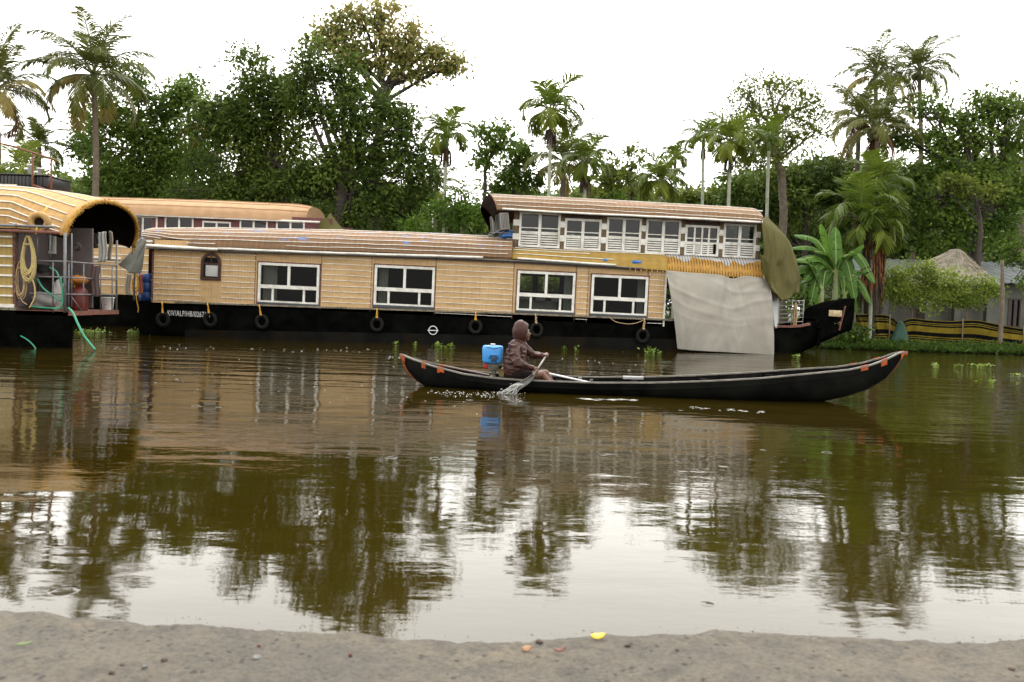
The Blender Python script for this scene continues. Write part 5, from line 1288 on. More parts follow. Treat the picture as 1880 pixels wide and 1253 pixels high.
# loose board lying along the stern
a = P(805, 670, 13.2); b_ = P(898, 689, 13.1); mb = MB(); mb.beam((0, 0, 0), b_-a, .10, .02); o = mb.build('stern_board', plain('brown_board', (.08, .05, .04), .7, .4)); o.location = a; tag(o, 'long thin brown board lying across the canoe stern behind the orange patches', 'board')

# ---- outboard motor with blue tank -------------------------------------
mo = thing('outboard_motor', 'small long tail motor with a square blue tank clamped on the canoe stern', 'motor', P(905, 697, 12.95)); ML = mo.location.copy()
def m_(px, py, Y=12.95): return P(px, py, Y)-ML
a = m_(885, 667); b_ = m_(924, 635)
mb = MB(); mb.rbox((a.x, -.13, a.z), (b_.x, .11, b_.z), .05)
mb.v = [(x*(1-.16*max(0, (b_.z-z)/(b_.z-a.z)-.55)) , y, z) for x, y, z in mb.v]
BT2 = plain('sky_blue_plastic', (.045, .27, .66), .35, .08, 6, dirt=(.04, .2, .5), bmp=.03)
tk = mb.build('fuel_tank', BT2, mo)
mb = MB(); cxx = (a.x+b_.x)/2+.02; mb.tube([(cxx-.07, -.135, a.z+.08), (cxx-.06, -.142, a.z+.15), (cxx+.06, -.142, a.z+.15), (cxx+.07, -.135, a.z+.08)], .012, 6); mb.rbox((cxx-.045, -.14, a.z+.04), (cxx+.05, -.12, a.z+.125), .01, 1); mb.build('handle_and_shade', [BT2, plain('recess_shade', (.02, .05, .1), .6)], tk)  # dark blue block paints the shade of a recess behind the handle
m = lathe([(.045, 0), (.045, .022), (.035, .03)], 14); o = m.build('tank_cap', WP, tk); o.location = ((a.x+b_.x)/2, 0, b_.z-.005)
mb = MB(); mb.tube([(a.x+.03, -.05, b_.z+.012), (b_.x-.03, -.05, b_.z+.012)], .008, 5); mb.tube([(cxx-.12, -.12, b_.z-.02), (cxx, -.13, b_.z-.05), (cxx+.12, -.12, b_.z-.02)], .006, 5); mb.build('tank_strap', RUBBER, tk)
q = m_(893, 671.5); mb = MB(); mb.rbox((q.x-.045, -.07, q.z-.05), (q.x+.05, .05, q.z+.04), .015); mb.build('red_cover', plain('red_cowl_paint', (.32, .01, .01), .35, .2), mo)
MET = plain('oily_engine_metal', (.14, .125, .10), .45, .5, 20, metal=.5, dirt=(.03, .025, .02))
mb = MB(); q = m_(905, 672); mb.rbox((q.x-.07, -.09, q.z-.07), (q.x+.09, .09, q.z+.05), .02)
for k in range(6): mb.rbox((q.x-.075, -.1, q.z-.06+k*.017), (q.x+.095, .1, q.z-.052+k*.017), .003)
q2 = m_(906, 684); mb.rbox((q2.x-.03, -.05, q2.z-.06), (q2.x+.04, .05, q2.z+.06), .015); q3 = m_(905, 692); mb.ball((q3.x, -.04, q3.z), (.05, .05, .045), 8)
mb.tube([m_(912, 676), m_(926, 672), m_(938, 672)], .022, 8); mb.tube([m_(918, 668, 12.85), m_(926, 675, 12.85), m_(916, 681, 12.85)], .008, 5)
mb.build('engine_block', MET, mo)
mb = MB(); q = m_(902, 696, 12.7); mb.rbox((q.x-.04, -.28, q.z-.03), (q.x+.05, .05, q.z+.02), .01); mb.rbox((q.x-.035, -.30, q.z-.09), (q.x+.04, -.27, q.z+.02), .008); mb.build('clamp', MET, mo)
q = m_(922, 684, 13.0); mb = MB(); mb.rbox((q.x-.05, .02, q.z-.07), (q.x+.055, .12, q.z+.07), .012); mb.build('yellow_box', plain('dull_yellow_plastic', (.42, .32, .12), .5, .3, 20), mo)
mb = MB(); mb.tube([m_(936, 673, 12.98), m_(1000, 684.5, 12.9), m_(1086, 703.5, 12.8)], .0155, 8); mb.build('shaft_tube', plain('white_aluminium_tube', (.72, .72, .74), .35, .1, metal=.2), mo)
mb = MB(); q = m_(1066, 698, 12.82); mb.rbox((q.x-.03, -.03, q.z-.02), (q.x+.03, .02, q.z+.03), .008); 
for k in range(2): a2 = m_(1084, 703, 12.8); d = Vector((.02, .05*(1 if k else -1), .05)); mb.beam(a2, a2+d, .04, .006)
mb.build('propeller_clamp', MET, mo)

# ================================================================ PADDLER
YB = 12.76
per = thing('person', 'paddler in a brown hooded rain jacket seated in the canoe holding a paddle', 'person', P(945, 697, YB)); PL = per.location.copy()
def p_(px, py, Y=YB): return P(px, py, Y)-PL
SKIN = plain('brown_skin', (.12, .05, .03), .5, .15, 30, bmp=.05)
JACK = plain('brown_rain_jacket', (.048, .0165, .0105), .5, .25, 9, dirt=(.028, .010, .007), bmp=.35, spec=.3)
TROU = plain('dark_wet_trousers', (.012, .008, .008), .7, .3, 10, spec=.05)
hip, chest, neck, headc = p_(946, 688), p_(950, 645), p_(956, 627), p_(959.5, 610.5)
hn, hf = p_(985, 680.5, 12.42), p_(1003, 653, 12.80)       # near and far hand on the shaft
sn, sf = p_(943, 634, 12.57), p_(957, 634, 12.96)
en, ef = p_(949.5, 667, 12.40), p_(979, 652.5, 12.99)
wn, wf_ = p_(979.5, 676.5, 12.43), p_(997, 652.5, 12.84)
mb = MB()
mb.capsule(hip, .145, chest, .14, 16); mb.capsule(chest, .12, neck, .06, 14); mb.capsule(neck, .055, headc, .055, 12)
mb.ball(headc, (.098, .077, .122), 14)
face = headc+Vector((.06, 0, -.035)); mb.ball(face, (.055, .056, .075), 10)
mb.capsule(headc+Vector((.088, 0, .012)), .014, headc+Vector((.118, 0, -.028)), .019, 8)       # nose
mb.ball(headc+Vector((.094, 0, -.062)), (.022, .028, .010), 8); mb.ball(headc+Vector((.092, 0, -.078)), (.022, .025, .010), 8)   # lips
mb.ball(headc+Vector((.078, 0, -.105)), (.03, .03, .024), 8)                                # chin
mb.ball(headc+Vector((.085, 0, .03)), (.026, .055, .014), 8)                                # brow
for s in (-1, 1): mb.ball(headc+Vector((-.005, s*.078, -.015)), (.02, .012, .032), 8)       # ears
for S, E, W_ in ((sn, en, wn), (sf, ef, wf_)):
    mb.capsule(chest+Vector((0, 0, .05)), .08, S, .065, 10); mb.capsule(S, .055, E, .042, 10); mb.capsule(E, .042, W_, .028, 10)
sh = (hn-hf).normalized()                                                                    # paddle shaft direction
def hand(c, w_, flip):
    ax = sh; r0 = (w_-c); r0 = (r0-ax*r0.dot(ax)).normalized(); r1 = ax.cross(r0)*flip
    palm = c+r0*.034; mb.ball(palm, (.034, .036, .04), 8); mb.capsule(w_, .027, palm, .03, 8)
    for k in range(4):
        o_ = ax*(-.030+.020*k); Lk = (1, 1.12, 1.06, .85)[k]; pts = []
        for j in range(7):
            an = j/6*R(225)*Lk*.9; rr_ = .027; pts.append(c+o_+(r0*math.cos(an)+r1*math.sin(an))*rr_+(r0*.012 if j == 0 else Vector()))
        mb.tube(pts, [.0115, .011, .0105, .010, .0095, .009, .008], 8)
    mb.tube([palm-ax*.03, c-ax*.045-r1*.012+r0*.02, c-ax*.040-r1*.028-r0*.002, c-ax*.022-r1*.024-r0*.018], [.014, .012, .011, .009], 8)  # thumb
hand(hn, wn, 1); hand(hf, wf_, -1)
for kn, ft, hp, Y in ((p_(996, 688.5, 12.60), p_(1012, 704, 12.56), p_(951, 691, 12.64), 0), (p_(1002, 685.5, 12.88), p_(1014, 703, 12.86), p_(953, 690, 12.88), 0)):
    mb.capsule(hp, .085, kn, .056, 12); mb.capsule(kn, .052, ft, .036, 10)
    mb.capsule(ft, .038, ft+Vector((.13, 0, -.03)), .026, 10)
    for t in range(5): mb.capsule(ft+Vector((.12, -.032+.016*t, -.032)), .011, ft+Vector((.165-.008*t, -.034+.017*t, -.04)), .009, 6)
body = mb.build('body', SKIN, per); remesh(body, .0055, 2)
EYE = plain('eye_white', (.5, .48, .44), .3, .05); 
mb = MB()
for s in (-1, 1): mb.ball(headc+Vector((.088, s*.032, .008)), .012, 8)
mb.build('eyes', EYE, per)
# jacket: torso, sleeves, skirt - one remeshed shell with cloth folds
mb = MB()
mb.capsule(p_(944.5, 677), .178, p_(946.5, 662), .172, 18); mb.capsule(p_(946, 664), .168, p_(948.5, 645), .158, 18); mb.capsule(p_(948.5, 645), .15, neck+Vector((-.01, 0, .0)), .085, 16)
mb.capsule(p_(949, 639), .14, p_(949, 639, YB-.10), .11, 14); mb.capsule(p_(950, 640), .14, p_(951, 640, YB+.09), .11, 14)
for S, E, W_ in ((sn, en, wn), (sf, ef, wf_)):
    mb.capsule(S+(chest-S)*.25, .1, S, .083, 14); mb.capsule(S, .083, E, .070, 14); mb.capsule(E, .070, W_+(E-W_)*.10, .043, 14); mb.tube([W_+(E-W_)*.14, W_+(E-W_)*.02], .046, 14)
mb.capsule(neck+Vector((-.012, 0, -.015)), .09, neck+Vector((0, 0, .05)), .082, 14)
jk = mb.build('rain_jacket', JACK, per); remesh(jk, .008, 3)
me = jk.data; nrm = [v.normal.copy() for v in me.vertices]
for v, n in zip(me.vertices, nrm):
    c = v.co; f_ = nz(c.x*1.5+c.z*1.0, c.y*2, c.z*3.2, 4); d = .020*(1-2*abs(f_))-.010+.004*nz(c.x-c.z, c.y, c.z*2.2, 13)
    v.co = c+n*d
mb = MB(); hc = headc+Vector((-.014, 0, .012)); axd = Vector((.97, 0, -.24)).normalized(); vs = []; fs = []
def hoodpt(i, j, ni=18, nj=26):
    th = R(58)+(math.pi-R(58))*i/ni; ph = 2*math.pi*j/nj
    u_ = Vector((0, 1, 0)); w_ = axd.cross(u_)
    d = axd*math.cos(th)+(u_*math.cos(ph)+w_*math.sin(ph))*math.sin(th)
    q = Vector((d.x*.145, d.y*.118, d.z*.158)); 
    if d.z > .5 and d.x < .2: q += Vector((-.012, 0, .02))*min(1, (d.z-.5)*3)
    if d.z < -.35: q *= 1+.18*(-d.z-.35)
    return hc+q*(1+.05*nz(d.x, d.y, d.z, 4))
for i in range(19):
    for j in range(26): vs.append(hoodpt(i, j))
for i in range(18):
    for j in range(26): fs.append((i*26+j, i*26+(j+1) % 26, (i+1)*26+(j+1) % 26, (i+1)*26+j))
mb.add(vs, fs, smooth=True); mb2 = mb.build('hood', JACK, jk); solid(mb2, .007)
mb = MB()
for (kn, hp) in ((p_(996, 688.5, 12.60), p_(951, 691, 12.64)), (p_(1002, 685.5, 12.88), p_(953, 690, 12.88))):
    mb.capsule(hp, .105, hp.lerp(kn, .52), .078, 14)
mb.capsule(p_(944, 690), .165, p_(950, 688), .15, 16); tr = mb.build('shorts', TROU, per); remesh(tr, .009, 3)

# paddle and splash ---------------------------------------------------
pd = thing('paddle', 'grey wooden paddle with a curved blade dipping at the canoe side', 'paddle', PL+hf); PO = pd.location.copy()
ns, fs_ = PL+hn, PL+hf; axp = (ns-fs_).normalized(); ln = (ns-fs_).length
WOODG = plain('grey_worn_wood', (.22, .20, .18), .5, .25, 14, dirt=(.1, .09, .08))
mb = MB(); end = ns+axp*.14; mb.tube([fs_-axp*.05-PO, end-PO], .0145, 8); mb.build('shaft', WOODG, pd)
bpts = spl([end-axp*.02, P(972, 697, 12.32), P(957, 707, 12.24), P(938, 719, 12.2), P(926, 726, 12.18)], 6); k = len(bpts)
mb = MB()
def blade(u, v):
    x = u*(k-1); i = min(int(x), k-2); c = bpts[i].lerp(bpts[i+1], x-i); d = (bpts[i+1]-bpts[i]).normalized(); s = d.cross(Vector((.3, 1, .25))).normalized()
    wd = .012+.040*math.sin(math.pi*min(1, u*.75+.04))**.7; return c+s*wd*(v-.5)*2-PO+Vector((0, .02*(1-(2*v-1)**2), 0))
mb.grid(blade, 24, 8); o = mb.build('blade', plain('wet_grey_blade', (.08, .08, .075), .25, .25, 12), pd); solid(o, .012)
m, t, b = nodes('white_water'); b.inputs['Base Color'].default_value = (.5, .5, .48, 1); b.inputs['Roughness'].default_value = .15; b.inputs['Transmission Weight'].default_value = .35
FOAM = m
mb = MB(); g = np.random.default_rng(3)
c0 = P(928, 724, 12.16); c1 = P(948, 704, 12.2)
for i in range(11):
    t0 = g.random(); s = c1.lerp(P(962, 706, 12.2), g.random()); e = c0+Vector((g.uniform(-.12, .22), g.uniform(-.1, .08), g.uniform(-.02, .04))); mid = s.lerp(e, .5)+Vector((g.uniform(-.03, .03), 0, g.uniform(-.0, .05)))
    mb.tube(spl([s, mid, e], 5), [.004+.009*abs(nz(i, j*.8)) + .002 for j in range(11)], 5)
for i in range(90):
    q = c0+Vector((g.normal()*.10, g.normal()*.06, abs(g.normal())*.03)); r = .003+.007*g.random()**2; mb.ball(q, (r*1.4, r, r), 4)
for i in range(30):
    q = c0.lerp(c1, g.random())+Vector((g.normal()*.05, g.normal()*.03, g.normal()*.04)); mb.ball(q, .003+.004*g.random(), 4)
tag(mb.build('splash', FOAM), 'white splash of water at the tip of the paddle blade', 'splash', kind='stuff')
# foam flecks behind the canoe and at its side
mb = MB()
def flecks(pxa, pya, pxb, pyb, n, sp, ln_, th=.010):
    for i in range(n):
        f = g.random(); q = G(pxa+(pxb-pxa)*f+g.normal()*4, pya+(pyb-pya)*f+g.normal()*sp); L_ = ln_*g.uniform(.3, 1.3); q.z = .001
        w_ = th*g.uniform(.5, 1.3); k_ = [(q.x+L_*math.cos(a)*(1+.3*nz(i, a)), q.y+w_*math.sin(a)*(1+.3*nz(a, i)), .002) for a in np.linspace(0, 6.28, 9)[:-1]]; mb.add(k_+[(q.x, q.y, .005)], [(j, (j+1) % 8, 8) for j in range(8)], smooth=True)
flecks(785, 720, 905, 726, 80, 2.4, .014, .004); flecks(1075, 733, 1170, 735, 22, .6, .10, .007); flecks(1270, 748, 1400, 757, 20, 1.2, .05, .006); flecks(880, 722, 960, 735, 40, 4, .012, .005)
flecks(130, 636, 700, 644, 40, 2, .04, .008); flecks(700, 655, 1200, 668, 30, 8, .03, .006); flecks(300, 700, 900, 720, 50, 22, .014, .005)
tag(mb.build('foam', FOAM), 'thin white foam flecks and bubbles floating on the river', 'foam', kind='stuff')

# drifting water hyacinth ----------------------------------------------
g = np.random.default_rng(11)
M_HY = leafmat('hyacinth_leaves', (.06, .10, .015), (.12, .19, .025), (.25, .33, .06), .3, .4, .3)
def hyac(px, py, wpx, hpx, label, n=None):
    c = G(px, py); k = c.y/FPX; w_ = wpx*k/2; h = hpx*k; n = n or int(60*w_/.5)+14
    p = np.stack([g.normal(0, w_*.45, n), g.uniform(-.25, .25, n), np.abs(g.normal(0, h*.22, n))], 1)
    d = np.stack([g.normal(0, .7, n), g.normal(0, .7, n), np.abs(g.normal(.35, .3, n))], 1); nr = g.normal(size=(n, 3))+np.array([0, -.5, .8])
    o = leaves_mesh('water_hyacinth', p, d, nr, g.uniform(.05, .12, n), g.uniform(.035, .08, n), g.uniform(.1, 1, n), M_HY); o.location = c
    tag(o, label, 'water plant', 'water hyacinth clumps floating by the houseboats')
hyac(170, 611, 64, 10, 'widest floating hyacinth clump, in the gap right of the near houseboat', 130)
hyac(245, 611, 26, 10, 'floating hyacinth clump just left of the long houseboat stern')
hyac(335, 616, 28, 14, 'hyacinth clump below the registration number of the long houseboat')
hyac(282, 615, 14, 7, 'tiny hyacinth sprig under the leftmost tyre fender', 12)
hyac(503, 622, 14, 12, 'small hyacinth sprig right of the tyre below the leftmost wide window', 16)
hyac(565, 620, 10, 6, 'faint hyacinth sprig under the hull between the first two wide windows', 7)
hyac(727, 632, 9, 6, 'tiny hyacinth sprig left of the round load mark', 8)
hyac(763, 634, 11, 11, 'small hyacinth sprig just below left of the round load mark', 12)
hyac(805, 637, 22, 13, 'bushy hyacinth clump right below the round load mark', 40)
hyac(826, 637, 16, 10, 'low hyacinth clump right of the one under the load mark', 22)
hyac(1034, 641, 10, 8, 'small hyacinth sprig right of the paddler, farther left of two', 8)
hyac(1058, 642, 12, 8, 'small hyacinth sprig right of the paddler, farther right of two', 9)
hyac(1193, 648, 28, 18, 'tall bright hyacinth clump under the rightmost tyre beside the grey sheet', 85)
hyac(1462, 655, 16, 9, 'hyacinth sprig right of the grey sheet foot', 16)
hyac(1716, 670, 12, 6, 'leftmost small hyacinth patch off the striped fence bank', 7)
hyac(1758, 672, 12, 6, 'small hyacinth patch left of the long patch off the fence', 8)
hyac(1798, 673, 40, 8, 'long low hyacinth patch floating off the striped fence', 34)
hyac(1810, 702, 14, 11, 'lone spiky hyacinth sprig in open water at right', 12)
hyac(1868, 690, 16, 8, 'hyacinth sprig in the water at the right picture edge', 8)

# ================================================================ RIGHT BANK: HOUSE, FENCE, POLE
plain('stalk', (.14, .15, .05), .6)
HO = 36.0
house = thing('house', 'low grey waterside house with a thatched cone roof behind the striped fence', 'house', (P(1765, 600, HO).x, HO, .2))
def h_(px, py, dy=0.): return P(px, py, HO+dy)-house.location
M_PLAS = plain('weathered_plaster', (.13, .13, .112), .8, .25, 1.5, dirt=(.06, .063, .05)); M_SHT = plain('grey_roof_sheet', (.12, .13, .13), .8, .2, 1.2, dirt=(.06, .065, .06), spec=.1)
x0, x1 = h_(1560, 560).x, h_(2080, 560).x; zt = h_(1765, 515).z; z0 = .0
holes = [(h_(a, 560).x, h_(b_, 560).x, h_(1765, 640).z if dr else h_(1765, 600).z, h_(1765, 545).z) for a, b_, dr in ((1612, 1640, 0), (1695, 1715, 1), (1755, 1775, 1), (1866, 1890, 0), (1940, 1970, 0))]
mb = MB(); mb.wall(x0, x1, z0, zt, .6, .15, [(a, b_, max(c, .05), d) for a, b_, c, d in holes]); mb.box((x0, .75, 0), (x0+.15, 6, zt)); mb.box((x1-.15, .75, 0), (x1, 6, zt)); mb.box((x0+.15, 5.85, 0), (x1-.15, 6, zt)); mb.build('wall', M_PLAS, house)
mb = MB(); mb.box((x0+.2, 1.6, .0), (x1-.2, 1.65, zt-.1)); mb.build('inner_wall', INTER, house)
for a, b_, c, d in (holes[0], holes[3], holes[4]):
    f = MB(); t = .07; f.box((a, .57, d-t), (b_, .7, d)); f.box((a, .57, c), (b_, .7, c+t)); f.box((a, .573, c+t), (a+t, .7, d-t)); f.box((b_-t, .573, c+t), (b_, .7, d-t)); f.box(((a+b_)/2-.03, .58, c+t), ((a+b_)/2+.03, .69, d-t))
    wv = f.build('window', DARKWOOD, house); gg = MB(); pane(gg, a+t, b_-t, c+t, d-t, .66); gg.build('pane', GLASSD, wv)
for a, b_, c, d in holes[1:3]:
    f = MB(); f.box((a+.02, .66, max(c, .05)), (b_-.02, .70, d-.02)); f.build('door', DARKWOOD, house)
for px in (1655, 1735, 1790, 1850): x = h_(px, 0).x; mb = MB(); mb.box((x-.13, .0, 0), (x+.13, .26, zt-.02)); mb.build('column', M_PLAS, house)
def shed(u, v):
    return Vector((x0-.4+(x1-x0+.8)*u, -.3+4.3*v, h_(1700, 516).z-.0+v*(h_(1700, 478, 4.0).z-h_(1700, 516).z)+.02*math.sin(u*220)))
mb = MB(); mb.grid(shed, 300, 4); mb.grid(lambda u, v: Vector((x0-.4+(x1-x0+.8)*u, 4.0+4*v, h_(1700, 478, 4.0).z-v*1.2+.02*math.sin(u*220))), 120, 3); mb.build('sheet_roof', M_SHT, house)
M_THA = plain('old_thatch', (.22, .19, .15), .9, .35, 12, dirt=(.13, .12, .09), bmp=1)
pk = h_(1762, 461, 1.2); cw_ = (h_(1885, 0).x-h_(1650, 0).x)/2; cxh = (h_(1862, 0).x+h_(1672, 0).x)/2; zb = h_(1765, 521, -.6).z
mb = MB()
def cone(u, v):
    a = 2*math.pi*u; r_ = .10+.90*v; sq = 1/max(abs(math.cos(a)), abs(math.sin(a)))**.45
    return Vector((pk.x*(1-v)+cxh*v+math.cos(a)*cw_*r_*sq*.92, 1.5+math.sin(a)*2.5*r_*sq, pk.z+(zb-pk.z)*(v**.88)+.05*nz(u*30, v*3)*v+.03*nz(u*60, v*8)))
mb.grid(cone, 96, 20)
mb.grid(lambda u, v: cone(u, 1)+Vector((0, 0, -.10*v)), 96, 1); mb.ball(pk+Vector((0, .4, -.02)), (.33, .33, .13), 8)
thc = mb.build('thatched_roof', M_THA, house)
mb = MB(); gg = np.random.default_rng(5)
for i in range(500): u = gg.random(); v = gg.random()*.85; a, b_ = cone(u, v), cone(u+gg.normal()*.004, min(1, v+.16)); n_ = Vector((a.x-cxh, a.y-1.6, 1)).normalized()*.03; mb.tube([a+n_, b_+n_*1.5], .012, 3)
mb.build('straw', plain('pale_straw', (.34, .30, .23), .9, .3, 3), thc)
# striped shade net fence
def mat_net():
    m, t, b = nodes('striped_shade_net'); tc = t.nodes.new('ShaderNodeUVMap'); sp = t.nodes.new('ShaderNodeSeparateXYZ'); t.links.new(tc.outputs[0], sp.inputs[0])
    Y = (.17, .125, .018); K = (.007, .007, .007); st = [(0, Y), (.10, K), (.17, Y), (.20, K), (.25, Y), (.29, K), (.46, Y), (.70, K), (.77, Y), (.80, K), (.84, Y), (.87, K), (.975, Y)]
    r = t.nodes.new('ShaderNodeValToRGB'); r.color_ramp.interpolation = 'CONSTANT'; e = r.color_ramp.elements
    while len(e) < len(st): e.new(.5)
    for i, (p, c) in enumerate(st): e[i].position = p; e[i].color = (*c, 1)
    t.links.new(sp.outputs['Y'], r.inputs[0]); v = coords(t); c = mixc(t, .6, r.outputs[0], ramp(t, noi(t, v, 5, 5), [(.3, (.6,)*3), (.7, (1.25,)*3)]), 'MULTIPLY')
    t.links.new(c, b.inputs['Base Color']); b.inputs['Roughness'].default_value = .9; b.inputs['Specular IOR Level'].default_value = 0; return m
M_NET2 = mat_net()
def netspan(top, bot, Y, parent, name, nu=60, dyf=.08):
    tp, bt = spl([P(a, b_, Y+dy) for a, b_, dy in top], 10), spl([P(a, b_, Y+dy) for a, b_, dy in bot], 10); org = parent.location
    def at(c, u): x = u*(len(c)-1); i = min(int(x), len(c)-2); return c[i].lerp(c[i+1], x-i)
    mb = MB(); nv = 16; mb.grid(lambda u, v: at(bt, u).lerp(at(tp, u), v)+Vector((0, dyf*nz(u*9, v*2, 2)+.03*math.sin(u*60)*v, 0))-org, nu, nv)
    o = mb.build(name, M_NET2, parent); uv = o.data.uv_layers.new(name='UVMap')
    n1 = nu+1
    for li, l in enumerate(o.data.loops): vi = l.vertex_index; uv.data[li].uv = ((vi % n1)/nu, (vi//n1)/nv*.998+.001)
    return o
FY = 31.0
FNW = 1
fe = thing('fence', 'yellow and black striped shade net fence along the right bank', 'fence', (P(1700, 640, FY).x, FY, .2))
netspan([(1568,578,0),(1600,577,0),(1632,580,0),(1650,594,.1)], [(1590,624,0),(1610,628,0),(1636,628,.0),(1646,632,.1)], FY, fe, 'net')
netspan([(1648,594,.1),(1672,585,0),(1705,588,0),(1745,590,0),(1790,588,0),(1828,595,0),(1880,604,0),(1960,606,0)], [(1662,626,.1),(1680,628,0),(1705,630,0),(1745,633,0),(1790,636,0),(1828,640,0),(1880,644,0),(1960,648,0)], FY, fe, 'net', 110)
mb = MB()
for px, a, b_ in ((1570, 574, 640), (1634, 577, 640), (1768, 586, 645), (1880, 598, 655)): q0, q1 = P(px, a, FY-.06)-fe.location, P(px-2, b_, FY-.06)-fe.location; mb.tube([q0, q1], .022, 6)
mb.build('stake', BARKP, fe)
sheet('green_net', 'dark green net draped over a post between the two striped nets', 'net', [P(1648, 592, FY-.1), P(1656, 590, FY-.25), P(1662, 600, FY-.1)], [P(1634, 626, FY-.15), P(1650, 634, FY-.4), P(1672, 636, FY-.15)], plain('green_net_cloth', (.02, .06, .04), .8, .2, 4), lambda u, v: Vector((0, -.1*math.sin(u*9)*v, 0)), 20, 16)
pole = MB(); a = P(1835, 641, 30.4); b_ = P(1840, 478, 30.4); pole.tube(spl([Vector((0, 0, -.3)), (b_-a)*.5+Vector((.05, 0, 0)), b_-a], 6), [.085-.0022*i for i in range(13)], 9)
o = pole.build('wooden_pole', BARKP); o.location = a; tag(o, 'bare wooden pole standing before the striped fence at right', 'pole')

# ================================================================ TREES
T = tree
# left: coconut palms
coconut('tall coconut palm at left with its crown against the sky', 36.0, (172, 140), (150, 356), 3.15, 24, 21, .35, up=1.0, cnt=52, old=5, dead=0)
coconut('coconut palm cut by the left picture edge', 34.0, (-6, 165), (-10, 380), 2.7, 22, 8, .1, dead=2, old=7, cnt=48)
coconut('short dark coconut palm between the tank frame and the tall palm', 44.0, (72, 268), (70, 380), 1.9, 16, 5, 0, nuts=False, dead=0, old=0)
areca('young areca palm behind the black water tanks', 27.5, (42, 315), (42, 390), 1.15, 9, 31, tint=.7, lw=.06)
# left: big green trees
T('broadleaf_tree', 'rounded mid green tree right behind the tall left coconut palm', 'tree', 42.0, [(245,150,45,38),(225,230,70,50),(300,200,60,60),(160,260,45,50,2),(200,310,80,50),(300,290,75,60),(340,170,28,34),(270,350,80,40)], [(235,400),(240,330),(245,270)], L_MID, dens=8, leaf=(.24,.10), sig=.30, seed=2, group='broadleaf trees')
T('broadleaf_tree', 'loose green tree between the tall palm and the dark mango tree', 'tree', 46.0, [(345,175,26,38),(350,240,45,45),(395,300,50,60),(330,330,60,50),(385,215,30,25)], [(350,400),(352,340),(350,280)], L_MID, dens=7, leaf=(.22,.09), sig=.28, seed=3, group='broadleaf trees')
# dead brown coconut fronds between
dd = thing('coconut_palm', 'dry brown coconut fronds poking out left of the dark mango tree', 'palm tree', (P(395, 400, 41).x, 41, .3), group='coconut palms')
mb = MB(); c = P(398, 240, 41)-dd.location; mb.tube([Vector((0, 0, -.3)), c], .14, 8); mb.build('trunk', BARKP, dd)
A = newA(); rm = MB(); gg = np.random.default_rng(9)
for az, el in ((3.3, .3), (2.9, -.1), (3.5, -.35), (3.0, .55), (5.8, .2)): add_frond(A, rm, c, az, el, 2.0, 1.4, .5, .08, .5, .5, gg, 34, .03)
leaves2('dead_fronds', A, L_OLD, dd); rm.build('frond_stalks', MATS['dead_fronds'], dd)
T('mango_tree', 'huge dark green mango tree filling the left centre, left half of the mass', 'tree', 38.0, [(465,140,48,45),(430,190,55,50),(500,190,60,60),(400,250,50,55),(460,270,80,70),(540,260,70,70),(420,340,70,55),(500,350,80,60),(565,340,60,60,-1),(440,395,80,35),(350,370,50,45,1),(515,165,30,30),(400,200,32,32)], [(520,440),(515,370),(500,300)], L_DARK, bark=BARKD, dens=8.5, leaf=(.25,.085), sig=.30, per=26, r0=.42, seed=4, group='mango trees')
T('mango_tree', 'dark mango tree forming the right half of the big central mass', 'tree', 36.5, [(570,120,42,45),(620,130,38,40),(600,200,65,55),(690,200,50,45,1),(660,270,75,65),(740,260,50,60),(600,320,70,60),(700,350,85,60),(760,330,42,55),(740,230,35,30),(640,400,80,35),(745,400,40,36,1),(545,165,28,34),(655,165,30,30),(775,285,26,30)], [(622,450),(625,370),(640,290)], L_DARK, bark=BARKD, dens=8.5, leaf=(.25,.085), sig=.28, per=26, r0=.4, seed=5, group='mango trees')
T('flowering_tree', 'tall pale flowering tree rising above the dark mango mass', 'tree', 41.0, [(620,55,36,26),(660,30,36,30),(700,18,30,24),(650,85,45,26),(710,70,45,34),(758,58,22,24),(700,112,38,24),(755,95,38,26),(790,92,30,24),(812,122,28,22),(770,138,26,16),(828,118,18,14),(838,112,14,10),(590,80,16,16),(640,110,30,16),(735,132,24,16),(597,62,18,18)], [(690,420),(692,300),(700,190),(705,150)], L_GOLD, bark=BARKD, dens=10.0, leaf=(.24,.125), sig=.30, per=20, droop=.5, r0=.28, seed=6, group='broadleaf trees', sub=2, depth=.75)
T('shrub', 'bright green bushy mango shrub left of the upper deck roof', 'shrub', 33.0, [(850,385,50,35),(815,400,36,28),(880,400,42,34),(905,380,20,22),(770,420,44,18)], [(850,450),(850,420)], leafmat('bright_mango_leaves', (.03, .065, .008), (.065, .125, .015), (.15, .24, .03), .35), dens=13, leaf=(.19,.06), sig=.2, per=24, droop=.35, r0=.08, seed=7, limbs=False)
